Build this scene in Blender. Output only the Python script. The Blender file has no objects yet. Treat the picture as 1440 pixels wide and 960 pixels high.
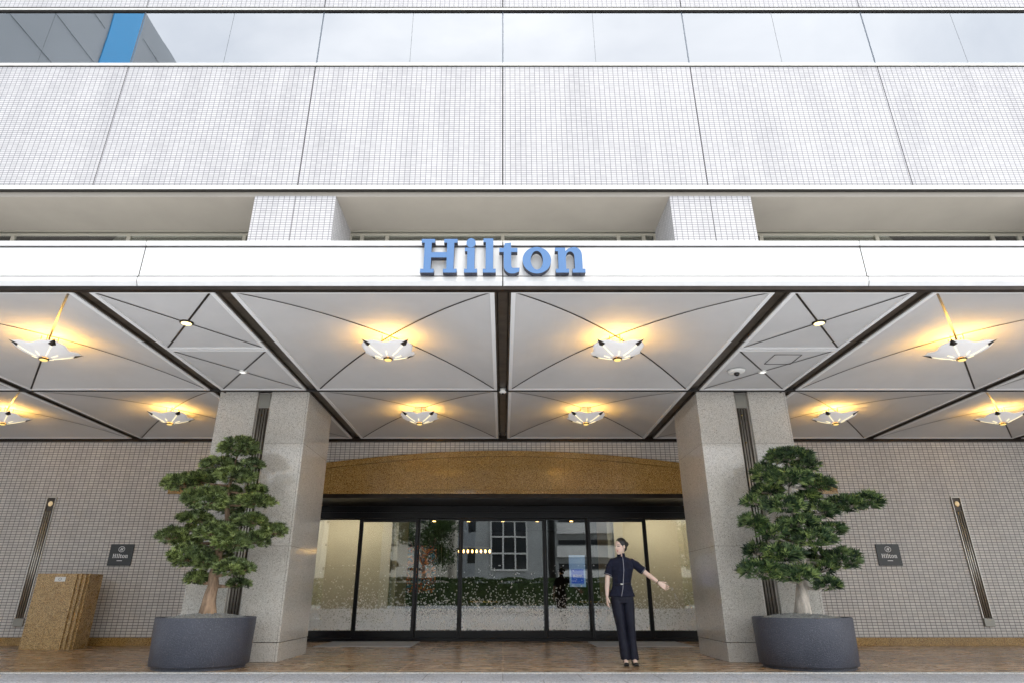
import bpy, bmesh, math, random
from mathutils import Vector, Matrix, noise
random.seed(7)
R = math.radians
sc = bpy.context.scene
C = sc.collection
# ------------------------------------------------------------------ camera
cam_d = bpy.data.cameras.new('camera'); cam = bpy.data.objects.new('camera', cam_d); C.objects.link(cam)
cam.location = (0, 0, 0.85); cam.rotation_euler = (R(90 + 22.3), 0, 0)
cam_d.lens = 21.83; cam_d.sensor_width = 36; cam_d.shift_x = 0.009; cam_d.clip_end = 2000; cam_d.clip_start = 0.05
sc.camera = cam
# ------------------------------------------------------------------ materials
def nd(nt, t, loc=None, **kw):
    n = nt.nodes.new(t)
    for k, v in kw.items():
        if k in n.inputs: n.inputs[k].default_value = v
        else: setattr(n, k, v)
    return n
def mat(name, col=(.5, .5, .5), rough=.6, metal=0., spec=.5, emit=None, estr=0., coat=0.):
    m = bpy.data.materials.new(name); m.use_nodes = True
    b = m.node_tree.nodes['Principled BSDF']
    b.inputs['Base Color'].default_value = (*col, 1); b.inputs['Roughness'].default_value = rough
    b.inputs['Metallic'].default_value = metal; b.inputs['Specular IOR Level'].default_value = spec
    b.inputs['Coat Weight'].default_value = coat
    if emit: b.inputs['Emission Color'].default_value = (*emit, 1); b.inputs['Emission Strength'].default_value = estr
    return m
def P(m): return m.node_tree.nodes['Principled BSDF']
def ramp(nt, stops, interp='LINEAR'):
    r = nt.nodes.new('ShaderNodeValToRGB'); r.color_ramp.interpolation = interp
    e = r.color_ramp.elements
    while len(e) < len(stops): e.new(.5)
    for i, (p, c) in enumerate(stops):
        e[i].position = p; e[i].color = (*c, 1) if len(c) == 3 else c
    return r
def mixc(nt, fac, a, b, mode='MIX'):
    m = nt.nodes.new('ShaderNodeMix'); m.data_type = 'RGBA'; m.blend_type = mode
    for s, v in ((0, fac), (6, a), (7, b)):
        if hasattr(v, 'links'): nt.links.new(v, m.inputs[s])
        else: m.inputs[s].default_value = v if not isinstance(v, tuple) or len(v) == 4 else (*v, 1)
    return m.outputs[2]
def wear(m, amt=.12, scale=1.5, stretch=(1, 1, 1), bump=0, bscale=60, rough_amt=0.):
    """uneven tone + fine bump over a plain material"""
    nt = m.node_tree; b = P(m); L = nt.links
    tc = nd(nt, 'ShaderNodeTexCoord'); mp = nd(nt, 'ShaderNodeMapping'); mp.inputs['Scale'].default_value = stretch
    L.new(tc.outputs['Object'], mp.inputs['Vector'])
    n = nd(nt, 'ShaderNodeTexNoise', Scale=scale, Detail=6.0, Roughness=.6); L.new(mp.outputs[0], n.inputs['Vector'])
    c = b.inputs['Base Color'].default_value[:]
    r = ramp(nt, [(.3, tuple(x * (1 - amt) for x in c[:3])), (.7, tuple(min(1, x * (1 + amt)) for x in c[:3]))])
    L.new(n.outputs[0], r.inputs[0]); L.new(r.outputs[0], b.inputs['Base Color'])
    if rough_amt:
        ro = b.inputs['Roughness'].default_value
        mr = nd(nt, 'ShaderNodeMapRange'); mr.inputs[3].default_value = max(0, ro - rough_amt); mr.inputs[4].default_value = ro + rough_amt
        L.new(n.outputs[0], mr.inputs[0]); L.new(mr.outputs[0], b.inputs['Roughness'])
    if bump:
        n2 = nd(nt, 'ShaderNodeTexNoise', Scale=bscale, Detail=4.0); L.new(tc.outputs['Object'], n2.inputs['Vector'])
        bp = nd(nt, 'ShaderNodeBump', Strength=bump, Distance=.01); L.new(n2.outputs[0], bp.inputs['Height']); L.new(bp.outputs[0], b.inputs['Normal'])
    return m

def tile_mat(name, c1, c2, mortar, w=.1, h=.05, ms=.006, rough=.3, stain=.25):
    m = mat(name, rough=rough, spec=.3); nt = m.node_tree; L = nt.links; b = P(m)
    tc = nd(nt, 'ShaderNodeTexCoord'); sp = nd(nt, 'ShaderNodeSeparateXYZ'); L.new(tc.outputs['Object'], sp.inputs[0])
    ad = nd(nt, 'ShaderNodeMath', operation='ADD'); L.new(sp.outputs[0], ad.inputs[0]); L.new(sp.outputs[1], ad.inputs[1])
    cb = nd(nt, 'ShaderNodeCombineXYZ'); L.new(ad.outputs[0], cb.inputs[0]); L.new(sp.outputs[2], cb.inputs[1])
    # slight waviness of the laid courses
    wn = nd(nt, 'ShaderNodeTexNoise', Scale=1.2, Detail=1.0); L.new(tc.outputs['Object'], wn.inputs['Vector'])
    wv = nd(nt, 'ShaderNodeVectorMath', operation='SCALE'); wv.inputs['Scale'].default_value = .006; L.new(wn.outputs[1], wv.inputs[0])
    wa = nd(nt, 'ShaderNodeVectorMath', operation='ADD'); L.new(cb.outputs[0], wa.inputs[0]); L.new(wv.outputs[0], wa.inputs[1])
    br = nd(nt, 'ShaderNodeTexBrick'); br.offset = 0; br.squash = 1
    for k, v in (('Color1', (*c1, 1)), ('Color2', (*c2, 1)), ('Mortar', (*mortar, 1)), ('Scale', 1.), ('Mortar Size', ms), ('Mortar Smooth', .1), ('Bias', 0.), ('Brick Width', w), ('Row Height', h)):
        br.inputs[k].default_value = v
    L.new(wa.outputs[0], br.inputs['Vector'])
    # rain streaks: vertical patches with a shape of their own
    mp = nd(nt, 'ShaderNodeMapping'); mp.inputs['Scale'].default_value = (1.3, 1.3, .22); L.new(tc.outputs['Object'], mp.inputs[0])
    n = nd(nt, 'ShaderNodeTexNoise', Scale=1.6, Detail=7.0, Roughness=.65); L.new(mp.outputs[0], n.inputs['Vector'])
    r = ramp(nt, [(.42, (1, 1, 1)), (.75, (1 - stain, 1 - stain, 1 - stain * .95))]); L.new(n.outputs[0], r.inputs[0])
    o = mixc(nt, 1., br.outputs[0], r.outputs[0], 'MULTIPLY'); L.new(o, b.inputs['Base Color'])
    bp = nd(nt, 'ShaderNodeBump', Strength=.35, Distance=.003, invert=True); L.new(br.outputs['Fac'], bp.inputs['Height']); L.new(bp.outputs[0], b.inputs['Normal'])
    return m

def granite(name, cols, scale=180., rough=.15, joints=None, coat=0., big=.12, spec=.5, jw=.003):
    """speckled stone; cols = list of (pos, rgb)"""
    m = mat(name, rough=rough, coat=coat, spec=spec); nt = m.node_tree; L = nt.links; b = P(m)
    tc = nd(nt, 'ShaderNodeTexCoord')
    v = nd(nt, 'ShaderNodeTexVoronoi', Scale=scale); L.new(tc.outputs['Object'], v.inputs['Vector'])
    bw = nd(nt, 'ShaderNodeRGBToBW'); L.new(v.outputs['Color'], bw.inputs[0])
    r = ramp(nt, cols); L.new(bw.outputs[0], r.inputs[0])
    n = nd(nt, 'ShaderNodeTexNoise', Scale=.9, Detail=6.0, Roughness=.6); L.new(tc.outputs['Object'], n.inputs['Vector'])
    r2 = ramp(nt, [(.3, (1 - big,) * 3), (.7, (1, 1, 1))]); L.new(n.outputs[0], r2.inputs[0])
    o = mixc(nt, 1., r.outputs[0], r2.outputs[0], 'MULTIPLY')
    if joints:
        sp = nd(nt, 'ShaderNodeSeparateXYZ'); L.new(tc.outputs['Object'], sp.inputs[0])
        cb = nd(nt, 'ShaderNodeCombineXYZ')
        axes, w, h, off = joints
        if axes == 'xz':
            ad = nd(nt, 'ShaderNodeMath', operation='ADD'); L.new(sp.outputs[0], ad.inputs[0]); L.new(sp.outputs[1], ad.inputs[1])
            L.new(ad.outputs[0], cb.inputs[0]); L.new(sp.outputs[2], cb.inputs[1])
        else:
            L.new(sp.outputs[0], cb.inputs[0]); L.new(sp.outputs[1], cb.inputs[1])
        br = nd(nt, 'ShaderNodeTexBrick'); br.offset = off
        for k, vv in (('Color1', (1, 1, 1, 1)), ('Color2', (.9, .9, .9, 1)), ('Mortar', (.45, .43, .4, 1)), ('Scale', 1.), ('Mortar Size', jw), ('Mortar Smooth', .1), ('Brick Width', w), ('Row Height', h)):
            br.inputs[k].default_value = vv
        L.new(cb.outputs[0], br.inputs['Vector'])
        o = mixc(nt, 1., o, br.outputs[0], 'MULTIPLY')
    L.new(o, b.inputs['Base Color'])
    n3 = nd(nt, 'ShaderNodeTexNoise', Scale=5., Detail=5.0); L.new(tc.outputs['Object'], n3.inputs['Vector'])
    mr = nd(nt, 'ShaderNodeMapRange'); mr.inputs[3].default_value = rough * .6; mr.inputs[4].default_value = rough * 1.7
    L.new(n3.outputs[0], mr.inputs[0]); L.new(mr.outputs[0], b.inputs['Roughness'])
    return m

M = {}
M['tile'] = tile_mat('white_facade_tile', (.595, .585, .595), (.53, .52, .535), (.19, .19, .205), ms=.0056, stain=.16, rough=.65)
M['tile_low'] = tile_mat('grey_wall_tile', (.74, .705, .665), (.63, .60, .57), (.16, .15, .14), ms=.0054, stain=.12)
M['column'] = granite('pale_polished_granite', [(.1, (.32, .29, .24)), (.3, (.64, .60, .53)), (.65, (.73, .695, .63)), (.95, (.84, .81, .75))], 130, .10, ('xz', 20, 1.55, 0), big=.12, spec=.9)
M['column_side'] = M['column']
M['brown'] = granite('brown_granite', [(.12, (.09, .045, .014)), (.35, (.36, .20, .055)), (.6, (.54, .33, .10)), (.9, (.74, .52, .22))], 125, .07, ('xz', 1.2, 40, 0), big=.25)
M['brown_plain'] = granite('brown_granite_block', [(.12, (.07, .035, .012)), (.35, (.36, .21, .075)), (.6, (.56, .37, .15)), (.9, (.76, .57, .30))], 105, .25, None, big=.15)
M['drive'] = granite('grey_granite_paving', [(.1, (.22, .225, .24)), (.35, (.50, .51, .54)), (.65, (.62, .63, .66)), (.95, (.80, .81, .85))], 70, .55, ('xy', .9, .6, .5), big=.22, jw=.006)
M['edge'] = granite('kerb_stone', [(.1, (.40, .38, .35)), (.5, (.60, .58, .54)), (.9, (.72, .70, .66))], 90, .4, None)
# travertine floor
def floor_mat():
    m = mat('brown_travertine_floor', rough=.2); nt = m.node_tree; L = nt.links; b = P(m)
    tc = nd(nt, 'ShaderNodeTexCoord')
    br = nd(nt, 'ShaderNodeTexBrick'); br.offset = 0
    for k, v in (('Color1', (1, 1, 1, 1)), ('Color2', (.70, .68, .66, 1)), ('Mortar', (1.3, 1.38, 1.5, 1)), ('Scale', 1.), ('Mortar Size', .014), ('Brick Width', 1.28), ('Row Height', 1.1), ('Mortar Smooth', .2)): br.inputs[k].default_value = v
    mp0 = nd(nt, 'ShaderNodeMapping'); mp0.inputs['Location'].default_value = (.0, .35, 0); L.new(tc.outputs['Object'], mp0.inputs[0]); L.new(mp0.outputs[0], br.inputs['Vector'])
    mp = nd(nt, 'ShaderNodeMapping'); mp.inputs['Scale'].default_value = (.9, 2.4, 1); mp.inputs['Rotation'].default_value = (0, 0, .15); L.new(tc.outputs['Object'], mp.inputs[0])
    n = nd(nt, 'ShaderNodeTexNoise', Scale=2.2, Detail=9.0, Roughness=.68, Distortion=.8); L.new(mp.outputs[0], n.inputs['Vector'])
    r = ramp(nt, [(.30, (.21, .115, .055)), (.44, (.38, .235, .125)), (.56, (.52, .345, .20)), (.72, (.72, .53, .34))]); L.new(n.outputs[0], r.inputs[0])
    v = nd(nt, 'ShaderNodeTexNoise', Scale=60., Detail=3.0); L.new(tc.outputs['Object'], v.inputs['Vector'])
    r3 = ramp(nt, [(.3, (.8, .8, .8)), (.7, (1.1, 1.1, 1.1))]); L.new(v.outputs[0], r3.inputs[0])
    o = mixc(nt, 1., r.outputs[0], br.outputs[0], 'MULTIPLY'); o = mixc(nt, 1., o, r3.outputs[0], 'MULTIPLY'); L.new(o, b.inputs['Base Color'])
    mr = nd(nt, 'ShaderNodeMapRange'); mr.inputs[3].default_value = .12; mr.inputs[4].default_value = .42; L.new(n.outputs[0], mr.inputs[0]); L.new(mr.outputs[0], b.inputs['Roughness'])
    return m
M['floor'] = floor_mat()
M['asphalt'] = wear(mat('asphalt', (.055, .055, .058), .85), .25, 3, bump=.4, bscale=150)
M['white_paint'] = wear(mat('white_road_paint', (.72, .72, .70), .6), .12, 8)
M['fascia'] = wear(mat('white_metal_fascia', (.80, .80, .79), .4), .05, 1.1, (5, 5, .5))
M['soffit'] = wear(mat('pale_painted_ceiling_panel', (.575, .57, .56), .75, spec=.2), .05, 1.2)
M['soffit_edge'] = mat('panel_flange', (.80, .80, .79), .6)
M['bronze'] = wear(mat('dark_bronze_metal', (.035, .026, .020), .35, .6), .3, 5)
M['channel'] = wear(mat('brown_metal_channel', (.085, .068, .052), .4, .4), .35, 6)
M['blackmetal'] = mat('black_anodised_frame', (.006, .006, .008), .28, .2)
M['alu'] = wear(mat('light_aluminium_trim', (.80, .80, .75), .45, .2), .1, 3, (4, 1, 1))
M['strip'] = mat('beige_window_frame', (.52, .50, .43), .4, .2)
M['creamtrim'] = mat('cream_trim', (.70, .69, .62), .4)
M['winframe'] = mat('grey_window_frame', (.33, .32, .28), .4, .3)
M['upframe'] = mat('slate_window_frame', (.10, .12, .15), .4, .3)
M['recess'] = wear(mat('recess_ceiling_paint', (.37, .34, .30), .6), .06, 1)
M['dark'] = mat('dark_gap', (.02, .018, .016), .7)
M['blue'] = mat('blue_sign_face', (.080, .190, .400), .45)
M['lettergrey'] = mat('dark_letter_side', (.045, .05, .075), .45, .3)
M['plaque'] = wear(mat('dark_grey_plaque', (.045, .048, .047), .35), .1, 6)
M['whitelet'] = mat('white_lettering', (.85, .85, .84), .5)
M['petalw'] = mat('white_petal_stickers', (.93, .93, .90), .7)
M['gold'] = mat('brass', (.65, .45, .16), .25, 1.)
M['chrome'] = wear(mat('polished_steel_bar', (.66, .62, .56), .38, .85), .15, 4)
M['lampglass'] = mat('frosted_lamp_glass', (.80, .79, .78), .35, emit=(1, .97, .93), estr=.08)
M['lampslit'] = mat('lit_lamp_slit', (.9, .85, .6), .4, emit=(1, .84, .44), estr=.55)
M['lampdisc'] = mat('lit_gold_disc', (.8, .6, .2), .4, emit=(1, .70, .22), estr=.35)
M['globe'] = mat('small_lit_globe', (.8, .66, .42), .3, emit=(1, .75, .4), estr=.12)
M['downlit'] = mat('lit_downlight', (.9, .8, .5), .4, emit=(1, .80, .32), estr=.9)
M['downwhite'] = mat('white_downlight', (.9, .9, .9), .3, emit=(1, .97, .9), estr=.3)
M['planter'] = wear(mat('charcoal_planter_stone', (.055, .059, .078), .45), .15, 3, bump=1.0, bscale=70)
def speck(m, scale, thr, col):
    nt = m.node_tree; L = nt.links; b = P(m); src = b.inputs['Base Color'].links[0].from_socket
    tc = nd(nt, 'ShaderNodeTexCoord'); v = nd(nt, 'ShaderNodeTexNoise', Scale=scale, Detail=2.0); L.new(tc.outputs['Object'], v.inputs['Vector'])
    r_ = ramp(nt, [(thr, (0, 0, 0)), (thr + .06, (1, 1, 1))]); L.new(v.outputs[0], r_.inputs[0])
    o = mixc(nt, r_.outputs[0], src, (*col, 1)); L.new(o, b.inputs['Base Color'])
speck(M['planter'], 110, .60, (.15, .155, .18))
M['gravel'] = wear(mat('grey_gravel', (.30, .30, .28), .9), .4, 30, bump=1, bscale=90)
M['mat'] = wear(mat('grey_door_mat', (.46, .46, .46), .9), .12, 4, bump=.6, bscale=300)
M['bark'] = wear(mat('tan_bark', (.33, .22, .14), .85), .6, 14, (1, 1, .25), bump=1, bscale=50)
M['barkpale'] = wear(mat('pale_bark', (.52, .46, .39), .85), .5, 14, (1, 1, .25), bump=1, bscale=50)
M['plaster'] = wear(mat('beige_lobby_wall', (.66, .60, .49), .6), .04, 1)
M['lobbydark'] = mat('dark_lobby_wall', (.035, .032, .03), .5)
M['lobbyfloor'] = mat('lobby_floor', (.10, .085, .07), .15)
M['lobbylight'] = mat('warm_lobby_light', (1, .7, .3), .4, emit=(1, .55, .16), estr=6)
M['skin'] = mat('skin', (.74, .54, .44), .5)
_a = M['skin'].node_tree.nodes.new('ShaderNodeVertexColor'); _a.layer_name = 'skin_tone'; M['skin'].node_tree.links.new(_a.outputs[0], P(M['skin']).inputs['Base Color'])
P(M['skin']).inputs['Subsurface Weight'].default_value = .08
M['lip'] = mat('lips', (.45, .10, .09), .4)
M['eye'] = mat('dark_eye', (.02, .015, .012), .3)
M['teeth'] = mat('teeth', (.8, .78, .74), .3)
M['hair'] = wear(mat('black_hair', (.010, .008, .008), .35), .4, 30, (1, 1, .2))
M['navy'] = wear(mat('dark_navy_cloth', (.009, .011, .026), .75), .25, 9, bump=.3, bscale=220)
P(M['navy']).inputs['Specular IOR Level'].default_value = .2; 
P(M['navy']).inputs['Sheen Weight'].default_value = .04
M['navytr'] = wear(mat('dark_navy_trouser_cloth', (.008, .009, .020), .6), .25, 9, bump=.3, bscale=220)
P(M['navytr']).inputs['Specular IOR Level'].default_value = .3
M['piping'] = mat('grey_piping', (.30, .30, .34), .6)
M['buckle'] = mat('silver_buckle', (.7, .7, .68), .25, 1)
M['shoe'] = mat('black_leather', (.01, .01, .01), .25)
M['concrete'] = wear(mat('pale_concrete', (.66, .65, .63), .8), .15, .3)
M['cladgrey'] = wear(mat('grey_render', (.36, .37, .37), .8), .18, .4)
M['cream_bld'] = wear(mat('cream_render', (.60, .56, .48), .8), .12, .3)
M['towergrey'] = wear(mat('grey_tower_cladding', (.30, .33, .36), .6), .15, .06)
M['towerblue'] = mat('blue_banner', (.05, .33, .66), .5)
M['darkglass'] = mat('dark_window_glass', (.02, .025, .03), .08)
M['camwhite'] = mat('white_plastic', (.80, .80, .77), .4)
M['cambl'] = mat('black_dome', (.01, .01, .01), .08)
M['posterw'] = mat('pale_poster', (.45, .60, .85), .5, emit=(.35, .55, 1), estr=.12)  # both poster panels carry a faint glow of their own, put into the material
M['posterb'] = mat('blue_poster', (.02, .10, .55), .5, emit=(.03, .14, .9), estr=.15)
M['blind'] = wear(mat('pale_blinds', (.72, .74, .75), .7), .06, .8, (1, 1, 6))
M['blackpl'] = mat('matte_black', (.012, .012, .012), .5)

def glass(name, base=.1, tint=(.9, .95, .93), rough=0., ior=1.6, wave=0.):
    m = bpy.data.materials.new(name); m.use_nodes = True; nt = m.node_tree; L = nt.links
    nt.nodes.remove(nt.nodes['Principled BSDF']); out = nt.nodes['Material Output']
    fr = nd(nt, 'ShaderNodeFresnel', IOR=ior); mr = nd(nt, 'ShaderNodeMapRange'); mr.inputs[3].default_value = base; mr.inputs[4].default_value = 1
    L.new(fr.outputs[0], mr.inputs[0])
    t = nd(nt, 'ShaderNodeBsdfTransparent'); t.inputs[0].default_value = (*tint, 1)
    g = nd(nt, 'ShaderNodeBsdfGlossy'); g.inputs['Roughness'].default_value = rough; g.inputs[0].default_value = (.95, .97, 1, 1)
    if wave:
        tc = nd(nt, 'ShaderNodeTexCoord'); n = nd(nt, 'ShaderNodeTexNoise', Scale=.9, Detail=1.0); L.new(tc.outputs['Object'], n.inputs['Vector'])
        bp = nd(nt, 'ShaderNodeBump', Strength=wave, Distance=.02); L.new(n.outputs[0], bp.inputs['Height'])
        L.new(bp.outputs[0], g.inputs['Normal'])
    mx = nd(nt, 'ShaderNodeMixShader'); L.new(mr.outputs[0], mx.inputs[0]); L.new(t.outputs[0], mx.inputs[1]); L.new(g.outputs[0], mx.inputs[2])
    L.new(mx.outputs[0], out.inputs['Surface'])
    return m
M['doorglass'] = glass('clear_door_glass', .10, (.80, .83, .80), ior=1.5, wave=.05)
M['upglass'] = glass('coated_window_glass', .34, (.40, .46, .47), ior=1.5, wave=.035)
M['dimglass'] = glass('grey_window_glass', .16, (.80, .82, .74), ior=1.45)

def foliage(name, cs):
    m = mat(name, rough=.5); nt = m.node_tree; L = nt.links; b = P(m)
    g = nd(nt, 'ShaderNodeNewGeometry'); r = ramp(nt, cs); L.new(g.outputs['Random Per Island'], r.inputs[0])
    tc = nd(nt, 'ShaderNodeTexCoord'); n = nd(nt, 'ShaderNodeTexNoise', Scale=3.5, Detail=3.0); L.new(tc.outputs['Object'], n.inputs['Vector'])
    r2 = ramp(nt, [(.35, (.65, .7, .8)), (.65, (1.25, 1.2, .9))]); L.new(n.outputs[0], r2.inputs[0])
    L.new(mixc(nt, 1., r.outputs[0], r2.outputs[0], 'MULTIPLY'), b.inputs['Base Color'])
    b.inputs['Transmission Weight'].default_value = 0
    return m
M['leafL'] = foliage('pine_needles_olive', [(0, (.016, .026, .008)), (.3, (.07, .10, .028)), (.65, (.20, .27, .085)), (1, (.44, .54, .24))])
M['leafR'] = foliage('podocarpus_leaves', [(0, (.010, .026, .012)), (.35, (.040, .085, .032)), (.7, (.14, .22, .085)), (1, (.36, .46, .17))])
M['hedge'] = foliage('hedge_leaves', [(0, (.02, .05, .012)), (.6, (.05, .10, .02)), (1, (.11, .17, .04))])
def art_mat():
    m = mat('abstract_painting', rough=.4); nt = m.node_tree; L = nt.links; b = P(m)
    tc = nd(nt, 'ShaderNodeTexCoord'); n = nd(nt, 'ShaderNodeTexNoise', Scale=2.0, Detail=2.0); L.new(tc.outputs['Object'], n.inputs[0])
    v = nd(nt, 'ShaderNodeTexVoronoi', Scale=22.); L.new(n.outputs[1], v.inputs['Vector'])
    bw = nd(nt, 'ShaderNodeRGBToBW'); L.new(v.outputs['Color'], bw.inputs[0]); hs = ramp(nt, [(.0, (.02, .02, .03)), (.3, (.04, .03, .03)), (.38, (.35, .03, .02)), (.5, (.6, .16, .03)), (.58, (.05, .05, .06)), (.66, (.02, .12, .22)), (.74, (.5, .35, .2)), (.8, (.03, .03, .04))], 'CONSTANT'); L.new(bw.outputs[0], hs.inputs[0])
    L.new(hs.outputs[0], b.inputs['Base Color']); L.new(hs.outputs[0], b.inputs['Emission Color']); b.inputs['Emission Strength'].default_value = .08  # canvas colours also emit faintly, brightening the painting without a lamp
    return m
M['art'] = art_mat()

# ------------------------------------------------------------------ mesh helpers
def tag(o, label=None, cat=None, group=None, kind=None):
    if label: o['label'] = label
    if cat: o['category'] = cat
    if group: o['group'] = group
    if kind: o['kind'] = kind
    return o
def empty(name, loc, label, cat, group=None):
    o = bpy.data.objects.new(name, None); C.objects.link(o); o.location = loc; o.empty_display_size = .2
    return tag(o, label, cat, group)
class MB:
    def __init__(s): s.v = []; s.f = []; s.mi = []
    def add(s, vs, fs, mi=0):
        n = len(s.v); s.v += [tuple(v) for v in vs]; s.f += [tuple(i + n for i in f) for f in fs]; s.mi += [mi] * len(fs); return s
    def box(s, x0, x1, y0, y1, z0, z1, mi=0):
        return s.add([(x0, y0, z0), (x1, y0, z0), (x1, y1, z0), (x0, y1, z0), (x0, y0, z1), (x1, y0, z1), (x1, y1, z1), (x0, y1, z1)],
                     [(0, 3, 2, 1), (4, 5, 6, 7), (0, 1, 5, 4), (1, 2, 6, 5), (2, 3, 7, 6), (3, 0, 4, 7)], mi)
    def prism_y(s, poly, y0, y1, mi=0):     # poly in (x,z), counter-clockwise seen from -y
        n = len(poly)
        return s.add([(x, y0, z) for x, z in poly] + [(x, y1, z) for x, z in poly],
                     [tuple(range(n)), tuple(reversed(range(n, 2 * n)))] + [(i, i + n, (i + 1) % n + n, (i + 1) % n) for i in range(n)], mi)
    def prism_z(s, poly, z0, z1, mi=0):
        n = len(poly)
        return s.add([(x, y, z0) for x, y in poly] + [(x, y, z1) for x, y in poly],
                     [tuple(reversed(range(n))), tuple(range(n, 2 * n))] + [(i, (i + 1) % n, (i + 1) % n + n, i + n) for i in range(n)], mi)
    def tube(s, pts, rad, n=8, mi=0, cap=True, flat=1., up=None):
        pts = [Vector(p) for p in pts]
        if not isinstance(rad, (list, tuple)): rad = [rad] * len(pts)
        vs = []; ref = Vector(up) if up else Vector((0.13, .97, .2))
        for i, p in enumerate(pts):
            d = (pts[min(i + 1, len(pts) - 1)] - pts[max(i - 1, 0)]).normalized()
            a = d.cross(ref)
            if a.length < 1e-4: a = d.cross(Vector((1, 0, 0)))
            a.normalize(); b = a.cross(d).normalized()
            for k in range(n):
                t = 2 * math.pi * k / n
                vs.append(p + (a * math.cos(t) + b * math.sin(t) * flat) * rad[i])
        fs = []
        for i in range(len(pts) - 1):
            for k in range(n):
                fs.append((i * n + k, i * n + (k + 1) % n, (i + 1) * n + (k + 1) % n, (i + 1) * n + k))
        if cap: fs.append(tuple(range(n - 1, -1, -1))); fs.append(tuple(range((len(pts) - 1) * n, len(pts) * n)))
        return s.add(vs, fs, mi)
    def lathe(s, prof, c=(0, 0, 0), n=32, mi=0):  # prof (r,z)
        vs = []; fs = []
        for r, z in prof:
            for k in range(n):
                t = 2 * math.pi * k / n; vs.append((c[0] + r * math.cos(t), c[1] + r * math.sin(t), c[2] + z))
        for i in range(len(prof) - 1):
            for k in range(n): fs.append((i * n + k, i * n + (k + 1) % n, (i + 1) * n + (k + 1) % n, (i + 1) * n + k))
        fs.append(tuple(range(n - 1, -1, -1))); fs.append(tuple(range((len(prof) - 1) * n, len(prof) * n)))
        return s.add(vs, fs, mi)
    def rings(s, rings, n=24, mi=0):   # (cx,cy,cz,rx,ry)
        vs = []; fs = []
        for cx, cy, cz, rx, ry in rings:
            for k in range(n):
                t = 2 * math.pi * k / n; vs.append((cx + rx * math.cos(t), cy + ry * math.sin(t), cz))
        for i in range(len(rings) - 1):
            for k in range(n): fs.append((i * n + k, i * n + (k + 1) % n, (i + 1) * n + (k + 1) % n, (i + 1) * n + k))
        fs.append(tuple(range(n - 1, -1, -1))); fs.append(tuple(range((len(rings) - 1) * n, len(rings) * n)))
        return s.add(vs, fs, mi)
    def ell(s, c, r, n=16, mi=0, rot=None):
        vs = []; fs = []; m = n // 2
        for i in range(m + 1):
            ph = math.pi * i / m
            for k in range(n):
                t = 2 * math.pi * k / n
                v = Vector((r[0] * math.sin(ph) * math.cos(t), r[1] * math.sin(ph) * math.sin(t), r[2] * math.cos(ph)))
                if rot is not None: v = rot @ v
                vs.append(v + Vector(c))
        for i in range(m):
            for k in range(n): fs.append((i * n + k, (i + 1) * n + k, (i + 1) * n + (k + 1) % n, i * n + (k + 1) % n))
        return s.add(vs, fs, mi)
    def each(s, name, m, parent, bevel=0.):
        # every box of this builder becomes a part of its own
        for i in range(0, len(s.v), 8):
            q = MB(); q.v = s.v[i:i + 8]; q.f = [tuple(k - i for k in f) for f in s.f[i // 8 * 6:i // 8 * 6 + 6]]; q.mi = [0] * 6; q.build(name, m, parent, bevel=bevel)
    def mesh(s, name, off=Vector((0, 0, 0))):
        me = bpy.data.meshes.new(name); me.from_pydata([tuple(Vector(v) - off) for v in s.v], [], s.f); me.validate(); me.update(); return me
    def build(s, name, m, parent=None, smooth=False, bevel=0., local=False):
        off = Vector((0, 0, 0))
        if parent is not None and not local:
            p = parent
            while p is not None: off += p.location; p = p.parent
        me = s.mesh(name, off)
        ms = m if isinstance(m, (list, tuple)) else [m]
        for x in ms: me.materials.append(x)
        if len(ms) > 1 and len(me.polygons) == len(s.mi):
            for p_, i in zip(me.polygons, s.mi): p_.material_index = i
        o = bpy.data.objects.new(name, me); C.objects.link(o)
        if parent is not None: o.parent = parent
        if smooth:
            for p_ in me.polygons: p_.use_smooth = True
        if bevel:
            b = o.modifiers.new('bevel', 'BEVEL'); b.width = bevel; b.segments = 2; b.limit_method = 'ANGLE'
        return o
def copy_tree(o, parent=None):
    c = o.copy(); C.objects.link(c)
    if parent is not None: c.parent = parent
    for ch in list(o.children): copy_tree(ch, c)
    return c

# ------------------------------------------------------------------ world & sun
w = bpy.data.worlds.new('World'); sc.world = w; w.use_nodes = True
nt = w.node_tree; L = nt.links; bg = nt.nodes['Background']
sky = nt.nodes.new('ShaderNodeTexSky'); sky.sky_type = 'NISHITA'; sky.sun_disc = False
SUN_EL, SUN_ROT = 74, 165
sky.sun_elevation = R(SUN_EL); sky.sun_rotation = R(SUN_ROT); sky.dust_density = 4; sky.air_density = 1.2
# high thin overcast: cloud sheet over the blue
tc = nt.nodes.new('ShaderNodeTexCoord'); mp = nt.nodes.new('ShaderNodeMapping'); mp.inputs['Scale'].default_value = (1, 1, 2.2)
n = nd(nt, 'ShaderNodeTexNoise', Scale=2.2, Detail=8.0, Roughness=.55, Distortion=.4); L.new(tc.outputs['Generated'], mp.inputs[0]); L.new(mp.outputs[0], n.inputs['Vector'])
r = ramp(nt, [(.3, (4.4, 4.7, 5.1)), (.7, (7.2, 7.3, 7.4))]); L.new(n.outputs[0], r.inputs[0])
mx = mixc(nt, .93, sky.outputs[0], r.outputs[0]); L.new(mx, bg.inputs[0]); bg.inputs[1].default_value = .15
sun_d = bpy.data.lights.new('sun', 'SUN'); sun = bpy.data.objects.new('sun', sun_d); C.objects.link(sun)
sun_d.energy = 1.5; sun_d.angle = R(24); sun_d.color = (1, .96, .9)
az = R(SUN_ROT)   # direction to the sun: (sin az, cos az)
d = Vector((math.sin(az) * math.cos(R(SUN_EL)), math.cos(az) * math.cos(R(SUN_EL)), math.sin(R(SUN_EL))))
sun.rotation_euler = d.to_track_quat('Z', 'Y').to_euler(); sun.location = (0, -10, 40)
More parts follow.
